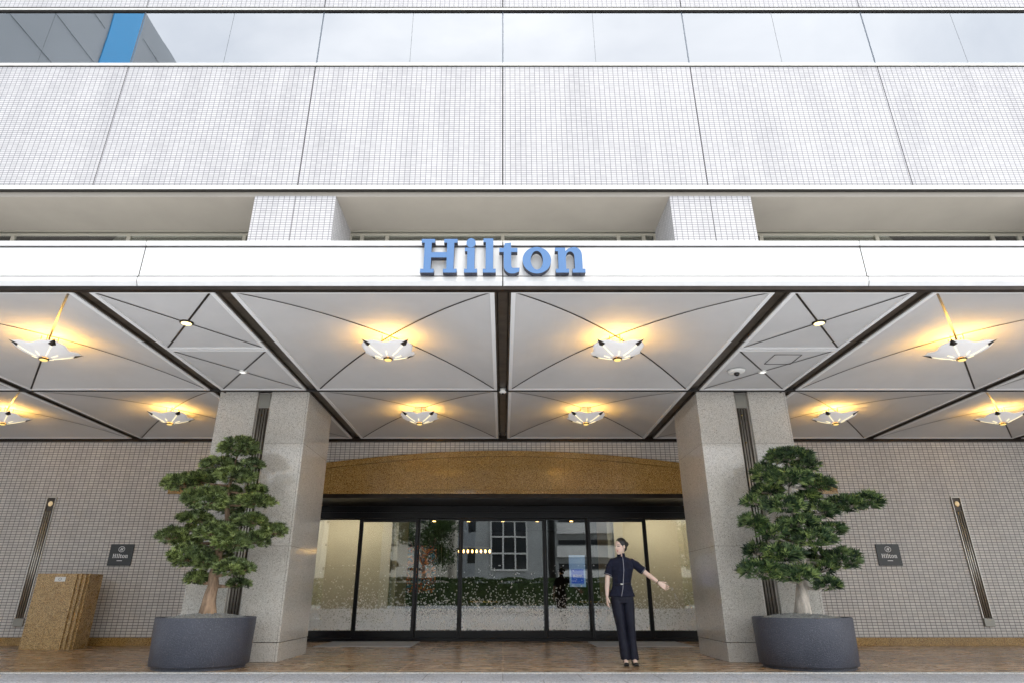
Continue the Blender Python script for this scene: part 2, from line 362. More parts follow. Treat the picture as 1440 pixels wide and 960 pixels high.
sc.view_settings.view_transform = 'Standard'; sc.view_settings.look = 'None'; sc.view_settings.gamma = 1
sc.view_settings.exposure = 1.40

# ------------------------------------------------------------------ ground
KY = 8.45
def struct(name, mb, m, bevel=0.): return tag(mb.build(name, m, bevel=bevel), kind='structure')
struct('ground', MB().add([(-400, -400, -.24), (400, -400, -.24), (400, 400, -.24), (-400, 400, -.24)], [(0, 1, 2, 3)]), M['concrete'])
struct('driveway', MB().box(-40, 40, -5, KY, -.235, -.012), M['drive'])
struct('road', MB().box(-300, 300, -15, -5.16, -.236, -.14), M['asphalt'])
struct('kerb', MB().box(-300, 300, -5.155, -5.005, -.236, .0), M['edge'])
rm = MB()
for i in range(-40, 40): rm.box(i * 7, i * 7 + 4, -10.1, -9.95, -.1395, -.135)
struct('road_markings', rm, M['white_paint'])
struct('pavement', MB().box(-300, 300, -20, -15.005, -.236, 0.), M['drive'])
struct('kerb_stone_edge', MB().box(-16, 16, KY + .002, KY + .07, -.2, .002), M['edge'], .004)
struct('entrance_floor', MB().box(-16, 16, KY + .072, 14.16, -.2, .0), M['floor'])

# ------------------------------------------------------------------ hotel building
WY, DY, FY = 12.9, 14.1, 9.65      # ground floor wall, door plane, upper facade
hb = empty('hotel_building', (0, WY, 0), 'pale tiled hotel facade with glass doors, brown stone lintel and a long mirror window band', 'building')
# ground floor wall with the opening
mb = MB()
for s in (-1, 1):
    a, b = sorted((s * 4.55, s * 16)); mb.box(a, b, WY, WY + .3, 0, 4.6)
mb.box(-4.55, 4.55, WY, WY + .3, 2.79, 4.6)
mb.each('tiled_wall', M['tile_low'], hb)
mb = MB()
for s in (-1, 1):
    a, b = sorted((s * 4.57, s * 16)); mb.box(a, b, WY - .03, WY - .002, 0, .14)
mb.each('stone_plinth', M['brown'], hb, bevel=.004)
MB().box(-16, 16, WY - .05, WY - .002, 3.86, 3.99).build('ceiling_trim', M['bronze'], hb)
# arched lintel: three courses, groove between them
def arch(x, k=0.): return 3.66 - (.0205 * x * x - .00014 * x ** 4) - k
mb = MB()
def arch_band(mb, zlo, zhi, y, x1=6.82):
    N = 48; xs = [-x1 + 2 * x1 * i / N for i in range(N + 1)]
    rc = .08
    top = []
    for x in xs:
        z = zhi(x); e = x1 - abs(x)
        if e < rc: z -= rc - math.sqrt(max(0, rc * rc - (rc - e) ** 2))
        top.append((x, z))
    for i in range(N):
        (xa, za), (xb, zb) = top[i], top[i + 1]; la, lb = zlo(xa), zlo(xb)
        if za <= la + .003 and zb <= lb + .003: continue
        za = max(za, la + .002); zb = max(zb, lb + .002)
        mb.add([(xa, y, la), (xb, y, lb), (xb, y, zb), (xa, y, za), (xa, WY - .001, la), (xb, WY - .001, lb), (xb, WY - .001, zb), (xa, WY - .001, za)],
               [(0, 1, 2, 3), (3, 2, 6, 7), (0, 4, 5, 1)] + ([(0, 3, 7, 4)] if i == 0 else []) + ([(1, 5, 6, 2)] if i == N - 1 else []))
arch_band(mb, lambda x: 2.78, lambda x: 2.85, WY - .085)
arch_band(mb, lambda x: 2.862, lambda x: max(2.87, arch(x, .125)), WY - .07)
arch_band(mb, lambda x: 2.79, lambda x: arch(x, .01), WY - .05)
arch_band(mb, lambda x: max(2.862, arch(x, .115)), lambda x: arch(x), WY - .085)
mb.build('granite_lintel', M['brown'], hb)
# reveal of the recess
mb = MB()
mb.box(-4.55, 4.55, WY - .05, DY - .06, 2.70, 2.778)
mb.build('recess_soffit', M['bronze'], hb)
mb = MB()
for s in (-1, 1):
    a, b = sorted((s * 4.50, s * 4.8)); mb.box(a, b, WY + .302, DY + .3, 0, 2.9)
mb.each('recess_side_wall', M['brown'], hb)
# door frame
mb = MB()
mb.box(-4.5, 4.5, DY - .06, DY + .1, 2.44, 2.695); mb.box(-4.5, 4.5, DY - .08, DY + .12, 2.56, 2.60)
mb.box(-4.5, 4.5, DY - .03, DY + .07, .0, .06)
for s in (-1, 1):
    a, b = sorted((s * 4.1, s * 4.5)); mb.box(a, b, DY - .04, DY + .08, .06, 2.44)
mb.build('door_frame', M['blackmetal'], hb, bevel=.003)
MB().box(-.02, .02, DY - .10, DY - .082, 2.62, 2.66).build('door_sensor', M['cambl'], hb)
# panes: (x0,x1,ztop,y offset, door?)
panes = [(-4.10, -3.10, 2.43, 0., 0), (-3.10, -1.84, 2.38, -.05, 1), (-1.84, -.92, 2.43, 0.03, 0), (-.92, .92, 2.40, -.01, 1),
         (.92, 1.84, 2.43, 0.03, 0), (1.84, 3.10, 2.38, -.05, 1), (3.10, 4.10, 2.43, 0., 0)]
rng = random.Random(3)
for x0, x1, zt, dy, dr in panes:
    fw = .06 if dr else .035; y0, y1 = DY + dy, DY + dy + .045
    mb = MB(); mb.box(x0 + .002, x0 + fw, y0, y1, .062, 2.438); mb.box(x1 - fw, x1 - .002, y0, y1, .062, 2.438)
    mb.box(x0 + fw, x1 - fw, y0, y1, .062, .20); mb.box(x0 + fw, x1 - fw, y0, y1, zt - .02, 2.438)
    if x0 == -.92:
        mb.box(-.03, .03, y0 - .002, y1, .062, .2)
    fr = mb.build('sliding_door' if dr else 'side_light', M['blackmetal'], hb, bevel=.003)
    MB().box(x0 + fw, x1 - fw, y0 + .018, y0 + .026, .20, zt - .02).build('glass_pane', M['doorglass'], fr)
    pb = MB()
    for _ in range(int(3100 * (x1 - x0))):
        h = min(rng.expovariate(1 / .22), 1.25) if rng.random() < .42 else rng.uniform(0, .40) ** 1.0
        x = rng.uniform(x0 + fw + .012, x1 - fw - .012); z = .215 + h
        if z > 1.5: continue
        a = rng.uniform(0, 6.28); r_ = rng.uniform(.009, .0175); yp = y0 + rng.uniform(.006, .0172)
        ps = []
        for k in range(3):
            t = a + k * 2.094 + rng.uniform(-.3, .3)
            ps.append((math.cos(t), math.sin(t)))
        vs = [(x, yp, z)]; fs = []
        for k, (cx, cz) in enumerate(ps):
            px, pz = -cz, cx
            vs += [(x + (cx * .6 + px * .35) * r_, yp, z + (cz * .6 + pz * .35) * r_), (x + cx * r_ * 1.15, yp, z + cz * r_ * 1.15), (x + (cx * .6 - px * .35) * r_, yp, z + (cz * .6 - pz * .35) * r_)]
            fs.append((0, 1 + k * 3, 2 + k * 3, 3 + k * 3))
        pb.add(vs, fs)
    pb.build('petal_film', M['petalw'], fr)

# lobby shell behind the doors
mb = MB()
mb.box(-8, 8, 26, 26.2, 0, 3.4); mb.box(-8.2, -8, DY + .3, 26.2, 0, 3.4); mb.box(8, 8.2, DY + .3, 26.2, 0, 3.4)
mb.box(-8.2, 8.2, DY + .3, 26.2, 3.3, 3.5); mb.box(-8.2, -4.5, DY + .301, DY + .5, 0, 3.3); mb.box(4.5, 8.2, DY + .301, DY + .5, 0, 3.3); mb.box(-4.5, 4.5, DY + .2, DY + .5, 2.70, 3.3)
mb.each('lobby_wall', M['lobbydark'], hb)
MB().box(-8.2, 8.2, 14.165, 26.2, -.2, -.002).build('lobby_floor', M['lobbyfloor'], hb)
mb = MB()
for s in (-1, 1):
    a, b = sorted((s * 2.62, s * 4.48)); mb.box(a, b, 15.3, 15.5, 0, 2.95)
    a, b = sorted((s * 4.25, s * 4.48)); mb.box(a, b, DY + .12, 15.298, 0, 2.695)
    a, b = sorted((s * 2.50, s * 2.8)); mb.box(a, b, 15.502, 17.2, 0, 3.2)
mb.each('lobby_partition', M['plaster'], hb)
mb = MB()
for yy in (16.5, 18.5, 20.5, 22.5):
    for xx in (-2.4, -1.2, 0, 1.2, 2.4): mb.box(xx - .05, xx + .05, yy - .05, yy + .05, 3.28, 3.296)
mb.each('lobby_downlight', M['lobbylight'], hb)
for s in (-1, 1):   # unseen fill lights added to brighten the beige partitions
    ld = bpy.data.lights.new('partition_fill_light', 'AREA'); lo = bpy.data.objects.new('partition_fill_light', ld); C.objects.link(lo)
    ld.energy = 15; ld.shape = 'RECTANGLE'; ld.size = 1.6; ld.size_y = .3; ld.color = (1, .86, .68); lo.location = (s * 3.4, 14.45, 2.68); lo.rotation_euler = (R(35), 0, 0)
    tag(lo, 'added warm fill light brightening the %s beige lobby partition' % ('left' if s < 0 else 'right'), 'fill light')

# ---- upper facade: panels with real joints
JX = 3.84
mb = MB(); xs = [JX * k for k in range(-4, 5)]
for i in range(len(xs) - 1):
    a, b = xs[i] + .011, xs[i + 1] - .011
    mb.box(a, b, FY, FY + .12, 7.95, 10.88); mb.box(a, b, FY, FY + .12, 12.59, 15.4)
mb.each('tiled_panel', M['tile'], hb)
mb = MB(); mb.box(-15.4, 15.4, FY + .13, FY + .3, 7.84, 10.88); mb.box(-15.4, 15.4, FY + .13, FY + .3, 12.59, 15.4)
mb.each('facade_backing', M['dark'], hb)
mb = MB()
mb.box(-15.4, 15.4, FY - .06, FY + .02, 7.835, 7.92)      # white drip ledge
mb.box(-15.4, 15.4, FY - .02, FY + .1, 10.915, 10.975); mb.box(-15.4, 15.4, FY - .02, FY + .1, 12.49, 12.535)
mb.each('facade_ledge', M['alu'], hb, bevel=.004)
mb = MB(); mb.box(-15.4, 15.4, FY - .03, FY + .12, 7.922, 7.948); mb.box(-15.4, 15.4, FY + .005, FY + .12, 10.882, 10.913); mb.box(-15.4, 15.4, FY - .055, FY + .1, 7.82, 7.833)
mb.box(-15.4, 15.4, FY - .015, FY + .1, 12.468, 12.488); mb.box(-15.4, 15.4, FY + .005, FY + .12, 12.537, 12.588)
mb.each('shadow_joint', M['dark'], hb)
for i in range(8):
    a, b = xs[i], xs[i + 1]
    mb = MB(); mb.box(a + .001, b - .001, FY + .07, FY + .1, 10.977, 10.985); mb.box(a + .001, b - .001, FY + .07, FY + .1, 12.458, 12.466); mb.box(a + .001, a + .014, FY + .02, FY + .1, 10.977, 12.466); mb.box(b - .014, b - .001, FY + .02, FY + .1, 10.977, 12.466)
    mb.box((a + b) / 2 - .003, (a + b) / 2 + .003, FY + .036, FY + .1, 10.977, 12.466)
    wn = mb.build('window', M['upframe'], hb)
    for p0, p1 in ((a + .014, (a + b) / 2 - .003), ((a + b) / 2 + .003, b - .014)):
        MB().box(p0, p1, FY + .022, FY + .032, 10.977, 12.466).build('window_pane', M['upglass'], wn)
    MB().box(a + .03, b - .03, FY + .25, FY + .27, 10.977, 12.466).build('blind', M['blind'], wn)
MB().box(-15.4, 15.4, FY + .301, FY + .4, 7.84, 15.4).build('inner_wall', M['blind'], hb)
MB().box(-15.4, 15.4, FY - .1, 27, 15.4, 15.6).build('roof', M['concrete'], hb)
mb = MB(); mb.box(-15.4, -15.2, FY + .41, 27, 0, 15.4); mb.box(15.2, 15.4, FY + .41, 27, 0, 15.4); mb.box(-15.2, 15.2, 26.8, 27, 0, 15.4)
mb.box(-15.19, 15.19, FY + .41, 26.79, 4.62, 4.7)
mb.each('outer_wall', M['concrete'], hb)
# recess over the canopy: soffit, piers, strip window
RY = 10.86
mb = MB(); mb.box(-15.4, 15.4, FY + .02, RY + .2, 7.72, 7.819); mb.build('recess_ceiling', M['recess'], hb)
mb = MB()
for s in (-1, 1):
    for c0, c1 in ((3.10, 3.835), (3.845, 4.60), (10.8, 11.53), (11.54, 12.3)):
        a, b = sorted((s * c0, s * c1)); mb.box(a, b, FY, RY + .3, 4.47, 7.718)
mb.each('tiled_pier', M['tile'], hb)
mb = MB()
for s in (-1, 1):
    for c0, c1 in ((3.83, 3.85), (11.52, 11.55)):
        a, b = sorted((s * c0, s * c1)); mb.box(a, b, FY + .012, RY, 4.47, 7.717)
mb.each('pier_joint', M['dark'], hb)
for a, b, seg in ((-3.1, 3.1, (-3.1, -2.86, -2.35, 0, 2.35, 2.86, 3.1)), (4.6, 10.8, (4.6, 4.84, 5.25, 7.6, 9.95, 10.5, 10.8)), (-10.8, -4.6, (-10.8, -10.5, -9.95, -7.6, -5.25, -4.84, -4.6))):
    mb = MB(); mb.box(a, b, RY - .03, RY + .08, 7.70, 7.718); mb.box(a, b, RY - .02, RY + .08, 7.625, 7.660)
    for q in seg:
        qa, qb = max(a, q - .035), min(b, q + .035); mb.box(qa, qb, RY, RY + .08, 5.2, 7.623)
    mb.box(a, b, RY, RY + .08, 5.1, 5.198)
    wn = mb.build('strip_window', M['strip'], hb)
    MB().box(a, b, RY + .03, RY + .035, 5.2, 7.622).build('window_pane', M['dimglass'], wn)
    MB().box(a, b, RY, RY + .3, 4.47, 5.098).build('window_parapet', M['tile'], wn)
    bm_ = MB()
    k = a + .05
    while k < b - .05:
        bm_.tube([(k, RY + .17, 5.2), (k, RY + .17, 7.62)], .05, 6); k += .085
    bm_.build('curtain', M['blind'], wn, smooth=True)

# ------------------------------------------------------------------ entrance canopy
CY0, CZ = 5.99, 3.93
cp = empty('entrance_canopy', (0, CY0, CZ), 'wide flat entrance canopy with white fascia and vaulted ceiling panels', 'canopy')
beams = [-13.9, -10.8, -7.7, -4.62, -3.07, 0, 3.07, 4.62, 7.7, 10.8, 13.9]
# fascia, in lengths, real joints
fx = [-15.85, -11.9, -3.95 - 3.97, -3.95, 0, 3.95, 3.95 + 3.97, 11.9, 15.85]
mb = MB()
for i in range(8):
    a, b = fx[i] + .006, fx[i + 1] - .006
    if abs(fx[i]) > 11 and abs(fx[i + 1]) > 11 and False: continue
    mb.box(a, b, CY0 - .045, CY0 + .05, 4.432, 4.49)      # top lip
    mb.box(a, b, CY0 - .03, CY0 + .05, 4.062, 4.413)      # main panel
    mb.box(a, b, CY0 - .045, CY0 + .05, 3.985, 4.043)     # lower lip
    mb.add([(a, CY0 - .045, 3.985), (b, CY0 - .045, 3.985), (b, CY0 - .015, 3.945), (a, CY0 - .015, 3.945), (a, CY0 + .05, 3.985), (b, CY0 + .05, 3.985), (b, CY0 + .05, 3.945), (a, CY0 + .05, 3.945)],
           [(3, 2, 1, 0), (4, 5, 6, 7), (7, 6, 2, 3), (0, 4, 7, 3), (1, 2, 6, 5)])
mb.build('canopy_fascia', M['fascia'], cp, bevel=.003)
mb = MB(); mb.box(-15.85, 15.85, CY0 - .015, CY0 + .055, 3.90, 3.943); mb.box(-15.84, 15.84, CY0 - .024, CY0 + .06, 3.99, 4.48)
mb.build('canopy_edge_channel', M['bronze'], cp)
MB().box(-15.85, 15.85, CY0 + .061, FY + .01, 4.30, 4.46).build('canopy_roof', M['concrete'], cp)
MB().box(-15.85, 15.85, FY + .012, WY - .002, 4.30, 4.40).build('canopy_roof', M['concrete'], cp)
# dark channels between panels
mb = MB()
for x in beams:
    mb.box(x - .095, x + .095, CY0 + .12, WY - .06, 4.06, 4.12)
    for s in (-1, 1): mb.box(x + s * .078 - .010, x + s * .078 + .010, CY0 + .12, WY - .06, 3.93, 4.058)
    mb.box(x - .055, x + .055, CY0 + .06, WY - .08, 3.955, 3.975)
mb.each('ceiling_channel', M['channel'], cp)
MB().box(-15.8, 15.8, 9.541, 9.589, 3.908, 3.99).build('cross_joint', M['dark'], cp)
# panels
panel_pairs = [(beams[i], beams[i + 1]) for i in range(len(beams) - 1)]
G = .092
def vault(x0, x1, y0, y1, h, name='ceiling_panel', N=16):
    """cloister-vaulted panel: flange, four curved fields meeting in the diagonals"""
    mb = MB(); fl = .05
    X0, X1, Y0, Y1 = x0 + fl, x1 - fl, y0 + fl, y1 - fl
    # flange
    for (a, b, c, d_) in ((x0, x1, y0, Y0), (x0, x1, Y1, y1), (x0, X0, Y0, Y1), (X1, x1, Y0, Y1)): mb.box(a, b, c, d_, CZ - .012, CZ + .03, 1)
    vs = []; fs = []
    for j in range(N + 1):
        for i in range(N + 1):
            u, v = -1 + 2 * i / N, -1 + 2 * j / N; m_ = max(abs(u), abs(v))
            vs.append(((X0 + X1) / 2 + u * (X1 - X0) / 2, (Y0 + Y1) / 2 + v * (Y1 - Y0) / 2, CZ + h * (1 - m_ * m_)))
    for j in range(N):
        for i in range(N):
            a, b, c, d_ = j * (N + 1) + i, j * (N + 1) + i + 1, (j + 1) * (N + 1) + i + 1, (j + 1) * (N + 1) + i
            # split along the diagonal direction so creases are crisp
            if (i < N / 2) == (j < N / 2): fs += [(a, c, b), (a, d_, c)]
            else: fs += [(a, d_, b), (b, d_, c)]
    mb.add(vs, fs)
    o = mb.build(name, [M['soffit'], M['soffit_edge']], cp)
    # dark joints on the diagonals
    jb = MB(); K = 20; wj = .012
    cx, cy, hx, hy = (X0 + X1) / 2, (Y0 + Y1) / 2, (X1 - X0) / 2, (Y1 - Y0) / 2
    for sx in (1, -1):
        L_ = math.hypot(hx, hy); px, py = -hy / L_ * wj, sx * hx / L_ * wj
        vs = []; fs = []
        for k in range(K + 1):
            u = -1 + 2 * k / K; z = CZ + h * (1 - u * u) - .0045
            x, y = cx + u * hx, cy + u * hy * sx
            vs += [(x + px, y + py, z), (x - px, y - py, z)]
        for k in range(K): fs.append((2 * k, 2 * k + 1, 2 * k + 3, 2 * k + 2))
        jb.add(vs, fs)
    jb.build('panel_joint', M['bronze'], o)
    return o
for a, b in panel_pairs:
    narrow = abs(abs(b - a) - 1.55) < .1
    if narrow:
        vault(a + G, b - G, CY0 + .060, 7.765, 0.0); vault(a + G, b - G, 7.785, 9.54, 0.0)
        if True: vault(a + G, b - G, 11.16, WY - .06, 0.0)
    else:
        vault(a + G, b - G, CY0 + .060, 9.54, .20); vault(a + G, b - G, 9.59, WY - .06, .17)

# ------------------------------------------------------------------ stone pillars
def pillar(s, label):
    x0, x1 = sorted((s * 3.16, s * 4.62)); y0, y1 = 9.72, 11.12; cx = (x0 + x1) / 2
    p = empty('stone_pillar', (cx, (y0 + y1) / 2, 0), label, 'pillar', 'square granite pillars carrying the canopy')
    g = .115; t = .25
    # shaft as an H-like plan: a shallow slot in the front face for the lamp strip
    poly = [(x0, y0), (cx - g, y0), (cx - g, y0 + .07), (cx + g, y0 + .07), (cx + g, y0), (x1, y0), (x1, y1), (x0, y1)]
    MB().prism_z(poly, .252, 3.96).build('shaft', M['column'], p, bevel=.006)
    MB().prism_z([(x0 + .004, y0 + .004), (x1 - .004, y0 + .004), (x1 - .004, y1 - .004), (x0 + .004, y1 - .004)], .0, .245).build('base', M['column'], p, bevel=.006)
    return p, cx, y0
fixtures = []
def strip_light(cx, y, z0, z1, label, wd=.19, long=False):
    s = empty('strip_wall_light', (cx, y, z0), label, 'wall light', 'tall slotted metal wall lights')
    h = wd / 2
    mb = MB(); mb.box(cx - h, cx - h + .014, y - .03, y + .0, z0 + .14, z1); mb.box(cx + h - .014, cx + h, y - .03, y + .0, z0 + .14, z1); mb.box(cx - h, cx + h, y - .03, y, z1, z1 + .02)
    mb.build('frame', M['chrome'], s, bevel=.002)
    MB().box(cx - h + .014, cx + h - .014, y - .008, y - .001, z0 + .14, z1).build('back_plate', M['channel'], s)
    for q in (-.046, -.004, .040):
        MB().tube([(cx + q, y - .02, z0 + .15), (cx + q, y - .02, z1 - .26)], .0125, 8).build('rod', M['chrome'], s, smooth=True)
    mb = MB(); mb.box(cx - h, cx + h, y - .04, y - .002, z0, z0 + .138); mb.build('foot_plate', M['winframe'], s, bevel=.003)
    if long:
        MB().box(cx - h + .016, cx + h - .016, y - .028, y - .010, z1 - .24, z1 - .005).build('head_plate', M['winframe'], s, bevel=.002)
        for q in range(5): MB().ell((cx - .01, y - .024, z1 - .36 - q * .45), (.013, .010, .018), 10).build('bulb', M['gold'], s, smooth=True)
    else:
        MB().ell((cx, y - .022, z1 - .12), (.045, .024, .052), 16).build('lamp_globe', M['globe'], s, smooth=True)
    return s
for sgn, lb in ((-1, 'left square pillar of pale speckled granite behind the olive-green tree'), (1, 'right square pillar of pale speckled granite behind the dark green tree')):
    p, cx, y0 = pillar(sgn, lb)
    strip_light(cx, y0 + .068, .30, 3.93, 'tall metal light strip set into the front of the %s granite pillar' % ('left' if sgn < 0 else 'right'), .205, True)
strip_light(-9.16, WY - .001, .33, 2.71, 'slim metal wall light with small glowing globe above the brown granite desk')
strip_light(9.20, WY - .001, .33, 2.71, 'slim metal wall light with small glowing globe near the far right wall end')

# ------------------------------------------------------------------ letters
def arc(cx, cy, rx, ry, a0, a1, n=14): return [(cx + rx * math.cos(R(a0 + (a1 - a0) * i / n)), cy + ry * math.sin(R(a0 + (a1 - a0) * i / n))) for i in range(n + 1)]
Hh = [(0, 0), (98, 0), (98, 27), (75, 27), (75, 107), (187, 107), (187, 27), (164, 27), (164, 0), (262, 0), (262, 27), (239, 27), (239, 213), (262, 213), (262, 240), (164, 240), (164, 213), (187, 213), (187, 145), (75, 145), (75, 213), (98, 213), (98, 240), (0, 240), (0, 213), (23, 213), (23, 27), (0, 27)]
li = [(0, 0), (93, 0), (93, 27), (74, 27), (74, 177), (2, 177), (2, 151), (20, 151), (20, 27), (0, 27)]
ll = [(0, 0), (93, 0), (93, 27), (74, 27), (74, 244), (2, 244), (2, 216), (20, 216), (20, 27), (0, 27)]
lt = [(32, 55)] + arc(88, 50, 56, 56, 180, 270, 8)[1:] + [(110, -5), (140, 6), (146, 34), (122, 34)] + arc(100, 55, 14, 22, 270, 180, 6) + [(86, 145), (132, 145), (132, 175), (86, 175), (86, 214), (40, 210), (32, 175), (0, 175), (0, 145), (32, 145)]
lo_o = arc(103, 88, 103, 94, 0, 360, 40)[:-1]; lo_i = arc(103, 88, 44, 66, 0, 360, 32)[:-1]
ln = [(0, 0), (95, 0), (95, 27), (76, 27), (76, 110)] + arc(108, 112, 30, 38, 175, 0, 10) + [(138, 27), (120, 27), (120, 0), (213, 0), (213, 27), (194, 27)] + arc(138, 122, 56, 60, 0, 100, 12) + [(98, 172), (74, 152), (74, 177), (0, 177), (0, 151), (20, 151), (20, 27), (0, 27)]
LET = [('H', [Hh], 0), ('i', [li, arc(46, 212, 34, 34, 0, 360, 24)[:-1]], 315), ('l', [ll], 449), ('t', [lt], 567), ('o', [lo_o, lo_i], 735), ('n', [ln], 972)]
def letter_mesh(name, loops, ox, sx, sz, depth, bev=0.):
    """filled 2D outline extruded to a solid; front faces -y. returns mesh in xz plane, y 0..depth"""
    cu = bpy.data.curves.new(name, 'CURVE'); cu.dimensions = '2D'; cu.fill_mode = 'BOTH'; cu.extrude = depth / 2; cu.bevel_depth = bev
    for lp in loops:
        sp = cu.splines.new('POLY'); sp.points.add(len(lp) - 1)
        for i, (x, y) in enumerate(lp): sp.points[i].co = ((x + ox) * sx, y * sz, 0, 1)
        sp.use_cyclic_u = True
    to = bpy.data.objects.new('tmp', cu); C.objects.link(to); dg = bpy.context.evaluated_depsgraph_get()
    me = bpy.data.meshes.new_from_object(to.evaluated_get(dg)); bpy.data.objects.remove(to); bpy.data.curves.remove(cu)
    me.transform(Matrix.Rotation(R(90), 4, 'X')); me.name = name
    return me
sg = empty('hotel_sign', (0, CY0 - .03, 4.05), 'large blue raised lettering reading Hilton on the white canopy edge', 'sign')
ux, uz = 1.775 / 1185, .417 / 240
for ch, loops, ox in LET:
    me = letter_mesh('letter', loops, ox - 592.5, ux, uz, .07)
    me.materials.append(M['blue']); me.materials.append(M['lettergrey'])
    for p_ in me.polygons: p_.material_index = 0 if p_.normal.y < -.7 else 1
    o = bpy.data.objects.new('letter', me); C.objects.link(o); o.parent = sg; o.location = (0, -.055, 0)

# wall plaques
def plaque(cx, z0, z1, label):
    y = WY - .002; wd = .46
    p = empty('wall_plaque', (cx, y, z0), label, 'sign', 'dark wall plaques with white lettering')
    MB().box(cx - wd / 2, cx + wd / 2, y - .022, y - .001, z0, z1).build('plate', M['plaque'], p, bevel=.003)
    def put(loops, name, lx, lz, sx, sz):
        me = letter_mesh(name, loops, 0, sx, sz, .002); me.materials.append(M['whitelet'])
        o = bpy.data.objects.new(name, me); C.objects.link(o); o.parent = p; o.location = (lx, -.0235, lz); return o
    k = .30 / 1185; lm = bpy.data.objects.new
    for ch, loops, ox in LET:
        put([[(a + ox - 592.5, b) for a, b in lp] for lp in loops], 'lettering', 0, .142, k, k * 1.25)
    h = z1 - z0
    put([arc(0, 0, .063, .054, 0, 360, 36)[:-1], arc(0, 0, .054, .045, 0, 360, 36)[:-1]], 'emblem', 0, .305, 1, 1)
    # slanted H inside the ring
    put([[(-.032, -.026), (-.018, -.026), (-.008, -.004), (.008, -.004), (-.002, -.026), (.014, -.026), (.034, .026), (.020, .026), (.011, .006), (-.004, .006), (.005, .026), (-.010, .026)]], 'emblem', 0, .305, 1, 1)
    put([[(-.052, 0), (.052, 0), (.052, .014), (-.052, .014)]], 'lettering', 0, .085, 1, 1)
plaque(-7.51, 1.41, 1.81, 'dark square plaque reading Hilton between the brown granite desk and the left planter')
plaque(7.59, 1.41, 1.81, 'dark square wall plaque reading Hilton, on the tiled wall beside the dark green tree')

# ------------------------------------------------------------------ lamps
def flower_lamp():
    o = empty('flower_ceiling_lamp', (0, 0, 0), 'lamp', 'ceiling lamp', 'petal-shaped ceiling lamps under the canopy')
    def rad(t):
        c = abs(math.cos(2 * (t - R(45))))**1.0; f = abs(((t - R(45) + R(45)) % R(90)) - R(45)) / R(45)  # 0 at tip, 1 at notch
        return .315 + .085 * (1 - f) ** 2.2 + .03 * math.sin(math.pi * f) ** 2
    def zz(r_): return .005 + .15 * (r_ / .40) ** 1.5
    n, K = 64, 9; vs = []; fs = []
    for i in range(n):
        t = 2 * math.pi * i / n
        for k in range(K):
            r_ = .05 + (rad(t) - .05) * k / (K - 1); vs.append((r_ * math.cos(t), r_ * math.sin(t), zz(r_)))
    for i in range(n):
        for k in range(K - 1): a = i * K + k; b = ((i + 1) % n) * K + k; fs.append((a, a + 1, b + 1, b))
    g = MB().add(vs, fs).build('petal_bowl', M['lampglass'], o, smooth=True); s_ = g.modifiers.new('t', 'SOLIDIFY'); s_.thickness = .006; s_.offset = 1
    def strip(t, r0, r1, wd):
        vs = []; fs = []; N = 8
        for k in range(N + 1):
            r_ = r0 + (r1 - r0) * k / N; dx, dy = -math.sin(t) * wd, math.cos(t) * wd; z = zz(r_) - .004
            for q in (-1, 1):
                for h in (0, -.004): vs.append((r_ * math.cos(t) + q * dx, r_ * math.sin(t) + q * dy, z + h))
        for k in range(N):
            a = k * 4
            fs += [(a, a + 4, a + 6, a + 2), (a + 1, a + 3, a + 7, a + 5), (a, a + 1, a + 5, a + 4), (a + 2, a + 6, a + 7, a + 3)]
        return MB().add(vs, fs)
    for q in range(4):
        strip(R(45 + 90 * q), .10, .315, .0035).build('light_slit', M['lampslit'], o)
        strip(R(90 * q), .10, .175, .004).build('light_slit', M['lampslit'], o)
        t = R(45 + 90 * q)
        c, s2 = math.cos(t), math.sin(t); r0, r1 = .325, .435; z0, z1 = zz(.325) - .012, zz(.41) - .006
        wv = .046
        MB().add([(r0 * c - s2 * wv, r0 * s2 + c * wv, z0 + .012), (r0 * c + s2 * wv, r0 * s2 - c * wv, z0 + .012), (r1 * c, r1 * s2, z1 + .008), (r0 * c, r0 * s2, z0 - .010), (r0 * c, r0 * s2, z0 + .024)],
                 [(0, 3, 2), (3, 1, 2), (1, 4, 2), (4, 0, 2), (0, 4, 1, 3)]).build('petal_tip', M['bronze'], o)
    MB().lathe([(.02, -.030), (.040, -.026), (.052, -.012), (.052, .0), (.03, .004)], n=24).build('gold_disc', M['lampdisc'], o, smooth=True)
    MB().lathe([(.050, -.014), (.062, -.010), (.062, .004), (.050, .006)], n=24).build('disc_ring', M['bronze'], o, smooth=True)
    for q in range(4):
        t = R(90 * q + 20); MB().tube([(.10 * math.cos(t), .10 * math.sin(t), .03), (.10 * math.cos(t), .10 * math.sin(t), .315)], .006, 6).build('hanging_rod', M['gold'], o)
    MB().lathe([(.03, .01), (.03, .06), (.018, .07)], n=12).build('lamp_holder', M['gold'], o)
    return o
proto = flower_lamp()
lamp_pos = [(-1.54, 7.80, 'front-row petal lamp just left of the middle channel'), (1.54, 7.80, 'front-row petal lamp just right of the middle channel'),
            (-6.16, 7.80, 'large petal lamp at the left end of the front row'), (6.16, 7.80, 'large petal lamp at the right end of the front row'),
            (-1.54, 11.2, 'back-row petal lamp over the door, left of the middle channel'), (1.54, 11.2, 'back-row petal lamp over the door, right of the middle channel'),
            (-6.16, 11.2, 'back-row petal lamp just left of the left pillar'), (6.16, 11.2, 'back-row petal lamp just right of the right pillar'),
            (-9.25, 11.2, 'back-row petal lamp at the far left, above the granite desk'), (9.25, 11.2, 'back-row petal lamp at the far right edge')]
